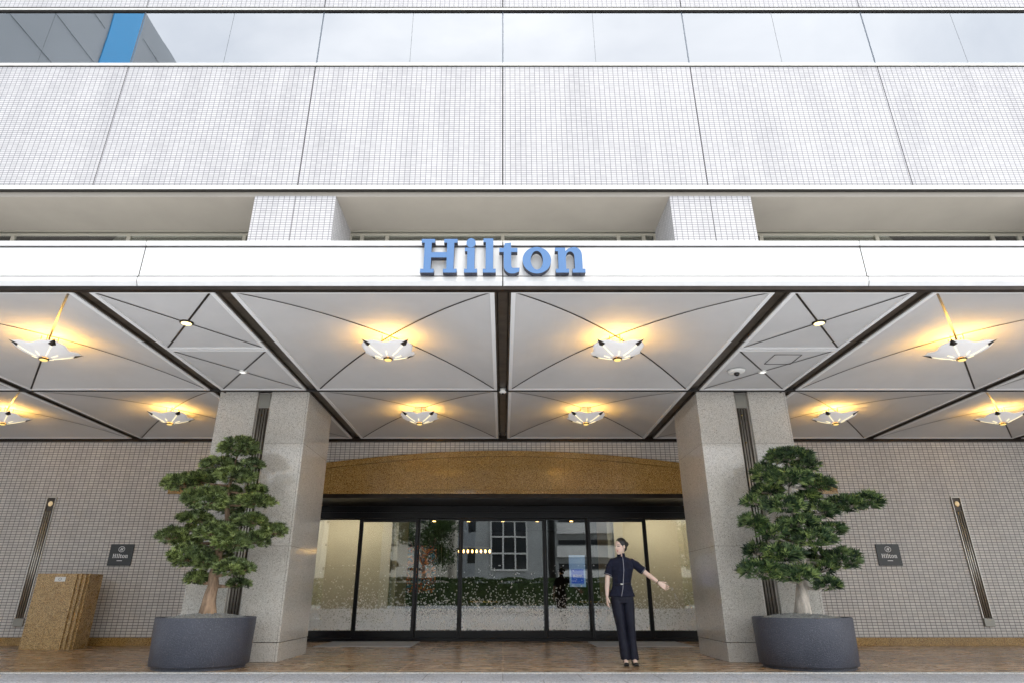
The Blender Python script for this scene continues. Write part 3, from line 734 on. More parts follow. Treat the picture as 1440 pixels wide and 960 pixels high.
for i, (x, y, lb) in enumerate(lamp_pos):
    o = proto if i == 0 else copy_tree(proto)
    h = .0
    o.location = (x, y, 3.80 + (0 if y < 9 else .01)); o['label'] = 'white ' + lb
    ld = bpy.data.lights.new('lamp_bulb', 'POINT'); lo = bpy.data.objects.new('lamp_bulb', ld); C.objects.link(lo)
    ld.energy = (7.5 if y < 9 else 6) * (1 + .22 * math.sin(i * 2.3 + 1)); ld.color = (1, .55, .11); ld.shadow_soft_size = .10; lo.parent = o; lo.location = (0, 0, .075)
    if abs(x) < 2 and y > 9:
        MB().box(x - .09, x + .09, y - .09, y + .09, 3.98, 4.09).build('mounting_box', M['creamtrim'], o)
# small downlights in the narrow bays
for x, y, warm, lb in ((-3.845, 6.90, 1, 'warm glowing downlight in the narrow ceiling bay before the left pillar'), (3.845, 6.90, 1, 'warm glowing downlight in the narrow ceiling bay before the right pillar'),
                       (-3.845, 8.67, 0, 'small white downlight close in front of the left pillar'), (3.845, 8.67, 0, 'small white downlight close in front of the right pillar')):
    rr = .062 if warm else .042
    e = empty('downlight', (x, y, CZ - .02), lb, 'downlight', 'small round ceiling downlights')
    MB().lathe([(rr, -.018), (rr + .018, -.014), (rr + .018, .012), (rr, .012)], (x, y, CZ), 28).build('rim', M['bronze'] if warm else M['alu'], e, smooth=True)
    MB().lathe([(rr * .5, -.026), (rr * .98, -.020), (rr * .98, .006)], (x, y, CZ), 28).build('lens', M['downlit'] if warm else M['downwhite'], e, smooth=True)
# dome camera, hatch, sensor
e = empty('dome_camera', (3.43, 8.60, CZ - .013), 'small white dome camera with black eye on the ceiling by the right pillar', 'security camera')
MB().lathe([(.06, -.035), (.115, -.024), (.125, .0)], (3.43, 8.6, CZ - .012), 28).build('housing', M['camwhite'], e, smooth=True)
MB().ell((3.43, 8.6, CZ - .055), (.042, .042, .042), 20).build('dome', M['cambl'], e, smooth=True)
mb = MB(); hx, hy, hr = 3.93, 8.16, .19
for a, b, c, d_ in ((hx - hr, hx + hr, hy - hr, hy - hr + .008), (hx - hr, hx + hr, hy + hr - .008, hy + hr), (hx - hr, hx - hr + .008, hy - hr, hy + hr), (hx + hr - .008, hx + hr, hy - hr, hy + hr)): mb.box(a, b, c, d_, CZ - .0072, CZ - .003)
mb.build('access_hatch', M['bronze'], cp)
e = empty('ceiling_sensor', (0, 9.58, CZ - .04), 'small round white sensor where the middle channel meets the cross joint', 'sensor')
MB().lathe([(.03, -.05), (.055, -.035), (.06, .03)], (0, 9.58, CZ), 20).build('body', M['camwhite'], e, smooth=True)
MB().ell((0, 9.58, CZ - .055), (.02, .02, .015), 12).build('eye', M['cambl'], e, smooth=True)

# ------------------------------------------------------------------ granite desk at left
dk = empty('granite_desk', (-7.92, 12.17, 0), 'brown speckled granite valet desk against the left tiled wall', 'desk')
x0, x1, y0, y1 = -8.36, -7.48, 11.92, 12.42
poly = [(x0, y0), (x1 - .17, y0), (x1 - .17, y0 + .035), (x1 - .14, y0 + .035), (x1 - .14, y0 + .012), (x1 - .095, y0 + .012), (x1 - .095, y0 + .06), (x1 - .065, y0 + .06), (x1 - .065, y0 + .04), (x1 - .03, y0 + .04), (x1 - .03, y0 + .10), (x1, y0 + .10), (x1, y1), (x0, y1)]
MB().prism_z(poly, 0, 1.235).build('body', M['brown_plain'], dk, bevel=.005)
MB().box(-8.03, -7.84, y0 - .008, y0 - .001, 1.10, 1.18).build('name_plate', M['camwhite'], dk, bevel=.002)
me = letter_mesh('emblem', [arc(0, 0, .028, .024, 0, 360, 24)[:-1], arc(0, 0, .022, .018, 0, 360, 24)[:-1]], 0, 1, 1, .002); me.materials.append(M['plaque'])
o = bpy.data.objects.new('emblem', me); C.objects.link(o); o.parent = dk; o.location = (-7.935 + 7.92, y0 - .0095 - 12.17, 1.14)

# ------------------------------------------------------------------ mats
for sgn, xa, xb in ((-1, -3.45, -1.68), (1, 1.72, 3.50)):
    o = MB().box(xa, xb, 12.55, 13.95, .001, .012).build('door_mat', M['mat'], bevel=.003)
    tag(o, 'flat grey door mat in front of the %s part of the glass doors' % ('left' if sgn < 0 else 'right'), 'door mat', 'grey mats before the glass doors')

# ------------------------------------------------------------------ planters and trees
def planter(cx, cy, r0, r1, h, label, rs):
    e = empty('planter', (cx, cy, 0), label, 'planter', 'round charcoal planters')
    MB().lathe([(r0 * .93, .0), (r0 * .93, .035), (r0 * .985, .038), (r0, .05), (r1, h - .01), (r1 - .006, h), (r1 - .04, h), (r1 - .05, h - .01), (r1 - .055, h - .08)], (cx, cy, 0), 72).build('pot', M['planter'], e, smooth=True)
    o = e.children[0]; o.modifiers.new('es', 'EDGE_SPLIT').split_angle = R(50)
    g = MB(); rg = random.Random(rs); n = 36; K = 10; vs = []; fs = []
    for i in range(K + 1):
        for k in range(n):
            t = 6.2832 * k / n; rr = (r1 - .056) * i / K
            x, y = rr * math.cos(t), rr * math.sin(t)
            vs.append((cx + x, cy + y, h - .035 + .075 * (1 - (i / K) ** 2) + .010 * noise.noise(Vector((x * 9, y * 9, rs)))))
    for i in range(K):
        for k in range(n): fs.append((i * n + k, i * n + (k + 1) % n, (i + 1) * n + (k + 1) % n, (i + 1) * n + k))
    g.add(vs, fs)
    for _ in range(900):
        t = rg.uniform(0, 6.283); rr = (r1 - .07) * math.sqrt(rg.random()); s_ = rg.uniform(.007, .016)
        z = h - .035 + .075 * (1 - (rr / (r1 - .056)) ** 2)
        c = (cx + rr * math.cos(t), cy + rr * math.sin(t), z + s_ * .3)
        p = [(c[0] + s_ * a * rg.uniform(.7, 1.3), c[1] + s_ * b * rg.uniform(.7, 1.3), c[2] + s_ * d_ * rg.uniform(.5, .9)) for a, b, d_ in ((1, 0, 0), (-1, 0, 0), (0, 1, 0), (0, -1, 0), (0, 0, 1), (0, 0, -1))]
        g.add(p, [(0, 2, 4), (2, 1, 4), (1, 3, 4), (3, 0, 4), (2, 0, 5), (1, 2, 5), (3, 1, 5), (0, 3, 5)])
    g.build('gravel', M['gravel'], e)
    return e

def px(u, v, Y):    # metres of a point seen in the survey photo at distance Y
    xc, yc = (u - 707) / 873, (480 - v) / 873; cP, sP = math.cos(R(22.3)), math.sin(R(22.3))
    t = Y / (cP - yc * sP); return Vector((xc * t, Y, .85 + (sP + yc * cP) * t))

def tree(name, label, ox, pads, base, trunk, mleaf, mbark, rs, leaf, TY=9.07, r0=.10, leafw=.006, dens=1.):
    rg = random.Random(rs)
    e = empty(name, (base.x, base.y, .60), label, 'tree', 'cloud-pruned trees in round planters')
    tb = MB()
    # trunk spine
    sp = [Vector(p) for p in trunk]; rads = [r0 * 1.25] + [r0 * (1 - .85 * i / (len(sp) - 1)) for i in range(1, len(sp))]
    # root flare
    fine = []; fr = []
    for i in range(len(sp) - 1):
        for k in range(6):
            t = k / 6; fine.append(sp[i].lerp(sp[i + 1], t) + Vector((noise.noise(Vector((i + t, rs, 0)) * 1.3), noise.noise(Vector((i + t, rs, 5)) * 1.3), 0)) * .03 * min(1, (i + t)))
            fr.append(rads[i] + (rads[i + 1] - rads[i]) * t + .35 * r0 * max(0, 1 - (i * 6 + k) / 3) * .6)
    fine.append(sp[-1]); fr.append(rads[-1]); tb.tube(fine, fr, 12)
    for c, rx, ry, rz in pads:
        # nearest spine point below the pad
        best = min(range(len(fine)), key=lambda i: (fine[i] - c).length + (0.4 if fine[i].z > c.z - .02 else 0) + (9 if fine[i].z < fine[0].z + .35 else 0))
        p0 = fine[best]; mid = p0.lerp(c, .5) + Vector((0, 0, -.02)); end = c + Vector((0, 0, -rz * .3))
        tb.tube([p0, mid + Vector((rg.uniform(-.03, .03), 0, rg.uniform(-.03, .01))), end], [min(fr[best] * .6, .03), .019, .009], 7)
        for _ in range(9):
            t = rg.uniform(0, 6.283); q = c + Vector((rx * .75 * math.cos(t), ry * .75 * math.sin(t), rg.uniform(-.2, .3) * rz))
            tb.tube([end, end.lerp(q, .55) + Vector((0, 0, -.008)), q], [.008, .006, .003], 5)
    tb.build('trunk', mbark, e, smooth=True)
    cb = MB()
    for c, rx, ry, rz in pads:
        area = rx * ry + rx * rz + ry * rz
        n = int(area * 5200 * dens)
        for _ in range(n):
            # point in the ellipsoid, mostly in the shell, lumpy outline, flatter underside
            while True:
                d_ = Vector((rg.gauss(0, 1), rg.gauss(0, 1), rg.gauss(0, 1)))
                if d_.length > .1: break
            d_.normalize()
            if d_.z < -.25 and rg.random() < .65: continue
            lump = 1 + .34 * noise.noise(Vector((d_.x * 2.2, d_.y * 2.2, d_.z * 2.2)) + c * 5)
            s_ = lump * (.62 + .40 * rg.random() ** .5)
            q = c + Vector((d_.x * rx * s_, d_.y * ry * s_, d_.z * rz * s_ * (1 if d_.z > 0 else .7)))
            if noise.noise(q * 12) < -.36: continue
            ax = (Vector((d_.x / rx, d_.y / ry, d_.z / rz)).normalized() * .55 + Vector((d_.x * .6, d_.y * .6, .75))).normalized()
            a = ax.orthogonal().normalized(); b = ax.cross(a)
            vs = [q - ax * leaf * .2]; fs = []      # one tuft: nine leaves joined at the twig
            for k in range(9):
                t = 6.283 * k / 9 + rg.uniform(-.3, .3); sprd = rg.uniform(.25, 1.05)
                dr = (ax + (a * math.cos(t) + b * math.sin(t)) * sprd).normalized(); ln = leaf * rg.uniform(.7, 1.25)
                sd = dr.cross(Vector((rg.uniform(-1, 1), rg.uniform(-1, 1), rg.uniform(-1, 1)))).normalized() * leafw * rg.uniform(.8, 1.2)
                p0 = vs[0]; m_ = p0 + dr * ln * .5; tip = p0 + dr * ln + Vector((0, 0, -.15 * ln * sprd)); n_ = len(vs)
                vs += [m_ + sd, tip, m_ - sd]; fs.append((0, n_, n_ + 1, n_ + 2))
            cb.add(vs, fs)
    cb.build('crown', mleaf, e)
    return e
LP = [(365, 78, 78, 42, 0), (290, 145, 78, 32, .05), (412, 142, 46, 24, -.05), (350, 185, 80, 32, -.1), (140, 212, 68, 36, .0), (215, 195, 70, 28, .1), (240, 275, 88, 50, -.2), (430, 236, 40, 20, .1), (425, 280, 74, 28, 0), (335, 238, 38, 20, .1),
      (200, 342, 66, 26, 0), (190, 382, 30, 20, .1), (402, 352, 70, 28, -.1), (280, 395, 78, 36, -.2), (115, 412, 60, 32, 0), (175, 435, 50, 25, .05), (335, 435, 68, 36, -.25), (425, 425, 55, 32, -.05), (492, 392, 52, 30, 0), (180, 488, 82, 44, -.15), (240, 510, 45, 28, -.1), (345, 530, 72, 32, -.2), (205, 568, 44, 26, 0), (362, 588, 42, 18, .1), (330, 300, 60, 40, .15), (300, 480, 40, 25, .15)]
RP = [(450, 112, 90, 36, 0), (505, 145, 60, 32, .1), (360, 180, 52, 50, .05), (450, 190, 90, 38, -.15), (560, 215, 62, 38, 0), (430, 295, 80, 40, -.2), (318, 280, 42, 26, 0), (520, 260, 50, 28, .1), (375, 240, 60, 30, .1), (570, 315, 60, 40, 0), (665, 292, 75, 42, 0), (745, 280, 55, 38, 0), (318, 362, 54, 38, 0), (485, 365, 78, 36, -.1), (612, 388, 54, 28, .05),
      (390, 400, 52, 28, -.15), (548, 420, 78, 40, -.25), (330, 466, 44, 36, .15), (430, 478, 76, 38, -.2), (562, 482, 44, 26, .1), (660, 500, 60, 48, -.05), (575, 532, 52, 26, 0), (345, 540, 82, 40, -.2), (470, 556, 82, 36, -.25), (598, 592, 52, 26, -.1), (450, 420, 45, 30, .15)]
def mkpads(src, ox, oy, f=1.):
    out = []
    for a, b, rx, rz, dy in src:
        c = px(ox + a / 2.667, oy + b / 2.667, 9.07 + dy); k = .0037
        out.append((c, rx * k * .92, rx * k * .74, rz * k * 1.02 * f))
    return out
TL0 = px(292, 862, 9.07); TL0.z = .60
trunkL = [TL0, px(297, 828, 9.07), px(303, 800, 9.10), px(308, 770, 9.12), px(318, 730, 9.1), px(322, 690, 9.08), px(332, 645, 9.07)]
tree('pine_tree', 'olive-green cloud-pruned pine with tan trunk in the left planter', 0, mkpads(LP, 200, 600), TL0, trunkL, M['leafL'], M['bark'], 11, .062, r0=.085, leafw=.0046, dens=1.45)
TR0 = px(1128, 860, 9.07); TR0.z = .60
trunkR = [TR0, px(1128, 825, 9.07), px(1126, 790, 9.08), px(1122, 760, 9.1), px(1118, 725, 9.12), px(1112, 690, 9.1), px(1108, 650, 9.07)]
tree('podocarpus_tree', 'dark green broad-needled tree with pale trunk and one long side branch in the right planter', 0, mkpads(RP, 940, 600, .86), TR0, trunkR, M['leafR'], M['barkpale'], 23, .095, r0=.085, leafw=.0080, dens=.48)
planter(-3.95, 9.075, .605, .622, .60, 'round charcoal planter under the olive-green pine, left', 1)
planter(3.98, 9.07, .60, .618, .60, 'round charcoal planter under the dark green tree, right', 2)

# ------------------------------------------------------------------ lobby things seen through the glass
o = empty('wall_painting', (-2.3, 17.6, 1.0), 'colourful abstract painting seen through the left glass door', 'painting')
MB().box(-2.78, -1.82, 18.0, 18.04, .95, 2.15).build('canvas', M['art'], o)
mb = MB(); mb.box(-2.82, -2.78, 17.98, 18.05, .91, 2.19); mb.box(-1.82, -1.78, 17.98, 18.05, .91, 2.19); mb.box(-2.78, -1.82, 17.98, 18.05, 2.15, 2.19); mb.box(-2.78, -1.82, 17.98, 18.05, .91, .95); mb.box(-2.9, -1.7, 18.06, 18.2, 0, 2.6)
mb.build('frame', M['blackpl'], o)
o = empty('pendant_light_row', (-.8, 19.5, 1.9), 'row of small orange pendant lights deep inside the lobby', 'pendant light')
mb = MB(); mb.box(-1.35, -.35, 19.48, 19.52, 2.20, 2.23); mb.build('rail', M['gold'], o)
for q in range(8): MB().ell((-1.3 + q * .13, 19.5, 2.10), (.03, .03, .05), 10).build('lamp', M['lobbylight'], o, smooth=True)
MB().box(-.87, -.83, 19.49, 19.51, 2.23, 3.29).build('stem', M['blackpl'], o)
o = empty('poster_stand', (1.75, 14.9, 0), 'blue poster stand behind the glass to the left of the woman', 'poster stand')
MB().box(1.50, 1.86, 14.9, 14.93, 1.05, 1.72).build('upper_panel', M['posterw'], o)
MB().box(1.54, 1.82, 14.89, 14.899, 1.12, 1.42).build('blue_panel', M['posterb'], o)
for i, (ch, loops, ox) in enumerate(LET):
    me = letter_mesh('lettering', [[(a + ox - 592.5, b) for a, b in lp] for lp in loops], 0, .00017, .00022, .001); me.materials.append(M['whitelet'])
    q = bpy.data.objects.new('lettering', me); C.objects.link(q); q.parent = o; q.location = (-.07, -.012, 1.26)
mb = MB(); mb.box(1.66, 1.70, 14.94, 14.97, .02, 1.75); mb.box(1.48, 1.88, 14.8, 15.1, .0, .02); mb.build('stand', M['blackpl'], o)
for xx, lb in ((-.45, 'round dark lobby table behind the middle glass door'), (2.2, 'round dark lobby table behind the right glass door')):
    o = empty('lobby_table', (xx, 17.2, 0), lb, 'table', 'lobby tables')
    MB().lathe([(.42, .70), (.45, .71), (.45, .74), (.42, .75)], (xx, 17.2, 0), 24).build('tabletop', M['gold'], o)
    MB().lathe([(.25, 0), (.24, .02), (.03, .03), (.03, .70)], (xx, 17.2, 0), 16).build('leg', M['blackpl'], o)
exec_person = True

# ------------------------------------------------------------------ person
def fuse(mb, voxel, smooth_it=4, disp=None):
    """one continuous skin over overlapping closed shapes"""
    me = mb.mesh('tmp'); o = bpy.data.objects.new('tmp', me); C.objects.link(o)
    r_ = o.modifiers.new('r', 'REMESH'); r_.mode = 'VOXEL'; r_.voxel_size = voxel; r_.use_smooth_shade = True
    if smooth_it: s_ = o.modifiers.new('s', 'SMOOTH'); s_.iterations = smooth_it; s_.factor = .5
    dg = bpy.context.evaluated_depsgraph_get(); out = bpy.data.meshes.new_from_object(o.evaluated_get(dg))
    bpy.data.objects.remove(o); bpy.data.meshes.remove(me)
    if disp:
        ns = [v.normal.copy() for v in out.vertices]
        for v, nn in zip(out.vertices, ns): v.co += nn * disp(v.co)
    for p_ in out.polygons: p_.use_smooth = True
    return out
PX, PY = 1.69, 9.30
per = empty('person', (PX, PY, 0), 'woman in dark short-sleeved uniform standing before the doors, one arm held out to the side', 'person')
def child(me, name, mats, parent=per, label=None):
    me.name = name
    for m_ in mats: me.materials.append(m_)
    o = bpy.data.objects.new(name, me); C.objects.link(o); o.parent = parent
    if label: o['label'] = label
    return o
HC = Vector((-.018, -.012, 1.508)); HS = .96; HR = Matrix.Rotation(R(-58), 3, 'Z') @ Matrix.Rotation(R(5), 3, 'X')
def hp(x, y, z): return HC + HR @ (Vector((x, y, z)) * HS)
b = MB()
b.ell(hp(0, .016, .022), (.073 * HS, .090 * HS, .096 * HS), 28, rot=HR)
b.ell(hp(0, -.020, -.036), (.058 * HS, .064 * HS, .074 * HS), 24, rot=HR)
b.ell(hp(0, -.052, -.088), (.026 * HS, .024 * HS, .022 * HS), 14, rot=HR)
for s in (-1, 1):
    b.ell(hp(s * .034, -.050, -.030), (.020 * HS, .014 * HS, .022 * HS), 12, rot=HR)       # cheeks
    b.ell(hp(s * .074, .012, -.008), (.009 * HS, .017 * HS, .028 * HS), 12, rot=HR)      # ears
b.tube([hp(0, -.070, .020), hp(0, -.083, -.002), hp(0, -.094, -.020)], [.0065, .0075, .0095], 8)
b.ell(hp(0, -.078, -.056), (.021 * HS, .011 * HS, .010 * HS), 12, rot=HR)
b.tube([HC + Vector((.004, .014, -.05)), (-.010, .018, 1.41), (-.010, .020, 1.33)], [.050, .047, .058], 16)
# torso, hips, legs
b.rings([(-.010, .012, 1.38, .05, .045), (-.010, .010, 1.345, .095, .050), (-.010, .005, 1.29, .125, .078), (-.012, 0, 1.18, .135, .098), (-.028, 0, 1.02, .108, .078), (-.035, .005, .90, .145, .10), (-.035, .01, .80, .145, .10)], 24)
for s, ax in ((-1, -.052), (1, .062)):
    hx_ = -.035 + s * .075
    b.tube([(hx_, .01, .86), (hx_ * .9 + ax * .1, .005, .65), ((hx_ + ax) / 2, 0, .47), ((hx_ * .3 + ax * .7), .015, .30), (ax, .02, .115), (ax, .02, .085)], [.075, .068, .050, .046, .029, .032], 14)
    b.tube([(ax, .035, .075), (ax, -.01, .085), (ax + s * .005, -.075, .050), (ax + s * .008, -.125, .022)], [.030, .032, .030, .018], 12)
arms = [[(-.145, .005, 1.325), (-.190, .008, 1.21), (-.222, .012, 1.085), (-.238, -.008, .97), (-.250, -.035, .860)], [(.130, .005, 1.325), (.225, 0, 1.235), (.318, -.015, 1.150), (.398, -.040, 1.088), (.472, -.068, 1.030)]]
for a_ in arms: b.tube(a_, [.038, .039, .034, .031, .0215], 14)
def hand(b, w_, d_, pn, curl, spread, thumb_a):
    """w wrist, d direction of the fingers, pn palm normal (the side the fingers close to)"""
    d_ = Vector(d_).normalized(); pn = Vector(pn); pn = (pn - d_ * pn.dot(d_)).normalized(); sd = d_.cross(pn) * thumb_a[0]   # sd points to the thumb side
    w_ = Vector(w_)
    # palm: flattened tube
    vs = []; fs = []; n = 14
    prof = [(-.012, .021, .018), (.012, .026, .016), (.045, .037, .015), (.075, .040, .013), (.092, .037, .010)]
    for l_, hw, ht in prof:
        for k in range(n):
            t = 6.2832 * k / n; vs.append(w_ + d_ * l_ + sd * hw * math.cos(t) + pn * ht * math.sin(t))
    for i in range(len(prof) - 1):
        for k in range(n): fs.append((i * n + k, i * n + (k + 1) % n, (i + 1) * n + (k + 1) % n, (i + 1) * n + k))
    fs.append(tuple(range(n - 1, -1, -1))); fs.append(tuple(range((len(prof) - 1) * n, len(prof) * n))); b.add(vs, fs)
    for i, (off, ln) in enumerate(((.0290, .070), (.0095, .078), (-.0100, .072), (-.0285, .056))):
        ang = off / .029 * spread
        dd = (d_ * math.cos(ang) + sd * math.sin(ang)).normalized(); p = w_ + d_ * (.084 - abs(off) * .15) + sd * off
        pts = [p - d_ * .02, p]; cc = curl * (.7 + .25 * i)
        for j, fr_ in enumerate((.45, .30, .25)):
            a_ = cc * (j + .6); q = dd * math.cos(a_) + pn * math.sin(a_); p = p + q * ln * fr_; pts.append(p)
        b.tube(pts, [.0088, .0086, .0080, .0072, .0056], 9)
    p = w_ + d_ * .022 + sd * .020; a0 = thumb_a[1]; pts = [p - sd * .008, p]
    for j, ln in enumerate((.034, .028, .022)):
        a_ = a0 - .22 * j; q = d_ * math.cos(a_) + sd * math.sin(a_) + pn * .30; q.normalize(); p = p + q * ln; pts.append(p)
    b.tube(pts, [.012, .0125, .0105, .0092, .0066], 9)
hand(b, arms[0][-1], (-.05, -.10, -1), (1, .15, 0), .32, .10, (1, .55))
hand(b, arms[1][-1], (.80, -.05, -.58), (.1, -1, .25), .14, .14, (-1, .62))
body = fuse(b, .0036, 2)
HRi = HR.inverted(); body.materials.append(M['skin'])
ca = body.color_attributes.new('skin_tone', 'FLOAT_COLOR', 'POINT')
def st(x): x = max(0., min(1., x)); return x * x * (3 - 2 * x)
def mixv(a, b_, t): return tuple(p + (q - p) * t for p, q in zip(a, b_))
SK = (.74, .54, .44)
for v in body.vertices:
    col = SK; c = v.co
    if (c - HC).length < .16:
        l_ = HRi @ (c - HC) / HS; ax_ = abs(l_.x)
        if l_.y < -.030:
            u = (ax_ - .031) / .0150
            if abs(u) < 1.2:
                d1 = abs(l_.z - .008 + u * u * .004) / .0052; col = mixv(col, (.03, .02, .018), st(1.6 - d1 * 1.1) * st((1.2 - abs(u)) * 3))
            u = (ax_ - .031) / .0190
            if abs(u) < 1.2:
                d1 = abs(l_.z - .0290 + u * u * .005) / .0036; col = mixv(col, (.07, .045, .035), .8 * st(1.6 - d1 * 1.1) * st((1.2 - abs(u)) * 3))
            if ax_ < .027:
                zc = -.060 + (ax_ / .0245) ** 2 * .009; e_ = .0092 * max(0, 1 - (ax_ / .0268) ** 2) ** .5 + 1e-4; d1 = abs(l_.z - zc) / e_
                col = mixv(col, (.50, .13, .12), st((1.15 - d1) * 4)); col = mixv(col, (.85, .82, .78), st((.5 - d1) * 5) * st((.017 - ax_) * 200))
            u = math.hypot(ax_ - .038, (l_.z + .028)) / .022; col = mixv(col, (.74, .44, .36), .35 * st(1 - u))
    ca.data[v.index].color = (*col, 1)
body.name = 'body'
bo = bpy.data.objects.new('body', body); C.objects.link(bo); bo.parent = per
# hair
h_ = MB(); h_.ell(hp(0, .026, .030), (.0785 * HS, .094 * HS, .099 * HS), 28, rot=HR); h_.ell(hp(0, .128, .030), (.036, .030, .036), 16, rot=HR); h_.ell(hp(0, .106, .022), (.028, .030, .028), 12, rot=HR); h_.ell(hp(0, .070, -.020), (.050, .040, .050), 14, rot=HR)
child(fuse(h_, .005, 2, lambda c: .0012 * noise.noise(Vector((c.x * 90, c.y * 90, c.z * 25)))), 'hair', [M['hair']])
# tunic
TR = [(-.010, .010, 1.372, .062, .054), (-.010, .010, 1.358, .110, .068), (-.010, .006, 1.335, .158, .085), (-.010, .002, 1.29, .166, .100), (-.012, -.004, 1.20, .158, .118), (-.018, -.004, 1.13, .142, .112), (-.028, 0, 1.03, .124, .096), (-.030, .002, .99, .130, .100), (-.034, .004, .92, .160, .116), (-.036, .006, .855, .186, .132), (-.036, .006, .848, .180, .126)]
def wr(c): # cloth folds: pulled towards the waist and the armpits
    return .0065 * noise.noise(Vector((c.x * 9 + c.z * 5, c.y * 9, c.z * 15))) + .0035 * noise.noise(Vector((c.x * 26, c.y * 20, c.z * 30)))
t_ = MB(); t_.rings(TR, 36)
t_.tube([(-.125, .005, 1.318), (-.172, .007, 1.235), (-.212, .010, 1.128)], [.058, .060, .057], 18)
t_.tube([(.100, .005, 1.302), (.200, .000, 1.250), (.287, -.010, 1.182)], [.052, .058, .056], 18)
t_.ell((-.138, .005, 1.306), (.052, .06, .048), 16); t_.ell((.128, .005, 1.300), (.060, .06, .052), 16)
tun = child(fuse(t_, .0055, 3, wr), 'tunic', [M['navy']])
def interp(z):
    rs = TR
    for i in range(len(rs) - 1):
        if rs[i][2] >= z >= rs[i + 1][2]:
            t = (rs[i][2] - z) / max(1e-6, rs[i][2] - rs[i + 1][2]); return [rs[i][k] + (rs[i + 1][k] - rs[i][k]) * t for k in range(5)]
    return list(rs[0] if z > rs[0][2] else rs[-1])
def ty(x, z):
    cx, cy, _, rx, ry = interp(z); u = max(-.98, min(.98, (x - cx) / rx)); return cy - ry * math.sqrt(1 - u * u)
c_ = MB(); N = 30
for zz0, zz1, r_a, r_b in ((1.365, 1.418, .060, .053),):
    vs = []; fs = []
    for k in range(N + 1):
        a_ = R(-90 + 10) + (2 * math.pi - R(20)) * k / N
        for (rr, z) in ((r_a, zz0), (r_b, zz1), (r_b - .005, zz1), (r_a - .005, zz0)): vs.append((-.010 + rr * math.cos(a_), .014 + rr * .95 * math.sin(a_), z + (.012 * (math.sin(a_) * .5 + .5) if z == zz1 else 0)))
    for k in range(N):
        for q in range(4): fs.append((k * 4 + q, k * 4 + (q + 1) % 4, (k + 1) * 4 + (q + 1) % 4, (k + 1) * 4 + q))
    fs += [(3, 2, 1, 0), (N * 4, N * 4 + 1, N * 4 + 2, N * 4 + 3)]; c_.add(vs, fs)
c_.build('collar', M['navy'], tun, smooth=True, local=True)
pp = MB(); path = [(-.004, 1.368), (-.004, 1.34), (-.006, 1.28), (-.010, 1.20), (-.018, 1.12), (-.026, 1.03), (-.036, .96), (-.052, .90), (-.066, .853)]
pp.tube([(x, ty(x, z) - .0035, z) for x, z in path], .0042, 6)
pp.build('piping', M['piping'], tun, smooth=True, local=True)
for e_, d_ in (((-.209, .010, 1.140), (-.04, .003, -.107)), ((.281, -.009, 1.188), (.087, -.010, -.08))):
    d_ = Vector(d_).normalized(); e_ = Vector(e_); vs = []
    a_ = d_.orthogonal().normalized(); b_ = d_.cross(a_); cf = MB()
    pts = [e_ + (a_ * math.cos(6.2832 * k / 20) + b_ * math.sin(6.2832 * k / 20)) * .0585 for k in range(21)]
    cf.tube(pts, .003, 5); cf.build('cuff_piping', M['piping'], tun, smooth=True, local=True)
bl = MB(); vs = []; fs = []; N = 40
for k in range(N):
    a_ = 6.2832 * k / N
    cx, cy, _, rx, ry = interp(1.012)
    for rr, z in ((.0035, .999), (.006, 1.012), (.0035, 1.025), (-.004, 1.025), (-.004, .999)): vs.append((cx + (rx + rr) * math.cos(a_), cy + (ry + rr) * math.sin(a_), z + .012 * math.cos(a_)))
for k in range(N):
    for q in range(5): fs.append((k * 5 + q, k * 5 + (q + 1) % 5, ((k + 1) % N) * 5 + (q + 1) % 5, ((k + 1) % N) * 5 + q))
bl.add(vs, fs).build('belt', M['navytr'], tun, smooth=True, local=True)
bk = MB(); bk.box(-.066, -.030, ty(-.048, 1.012) - .012, ty(-.048, 1.012) - .004, 1.000, 1.020); bk.build('buckle', M['buckle'], tun, local=True, bevel=.001)
# trousers
q_ = MB(); q_.rings([(-.033, .004, .99, .118, .085), (-.035, .008, .90, .150, .108), (-.035, .010, .82, .155, .112), (-.034, .010, .77, .140, .100)], 28)
for s, ax in ((-1, -.050), (1, .062)):
    h0 = -.035 + s * .078
    q_.rings([(h0, .01, .86, .078, .098), (h0, .008, .78, .082, .098), (h0 * .85 + ax * .15, .005, .64, .076, .086), ((h0 + ax) / 2, 0, .47, .062, .070), (h0 * .3 + ax * .7, .010, .32, .060, .070), (ax, .012, .18, .064, .078), (ax, .010, .075, .068, .086), (ax, .010, .068, .062, .080)], 24)
def wt(c):
    k = max(0, min(1, (.55 - c.z) / .4)); return (.0035 + .006 * k) * noise.noise(Vector((c.x * 11, c.y * 11 + 5, c.z * (9 + 8 * k)))) + .002 * noise.noise(Vector((c.x * 30, c.y * 30, c.z * 22)))
child(fuse(q_, .0055, 3, wt), 'trousers', [M['navytr']])
for s, ax in ((-1, -.052), (1, .062)):
    k_ = MB()
    k_.tube([(ax, .062, .070), (ax, .030, .052), (ax, -.02, .040), (ax + s * .005, -.08, .018), (ax + s * .008, -.125, .016)], [.024, .031, .033, .035, .028], 14, flat=.55)
    k_.ell((ax + s * .008, -.128, .026), (.034, .036, .022), 14); k_.ell((ax, .062, .085), (.029, .022, .030), 12)
    k_.tube([(ax, .068, .075), (ax, .070, .0)], [.018, .010], 10); k_.box(ax + s * .007 - .030, ax + s * .007 + .030, -.15, -.06, .0, .012)
    child(fuse(k_, .004, 2), 'shoe', [M['shoe']])
wv = Vector(arms[1][-1]); dv = (Vector(arms[1][-1]) - Vector(arms[1][-2])).normalized(); a_ = dv.orthogonal().normalized(); b_ = dv.cross(a_)
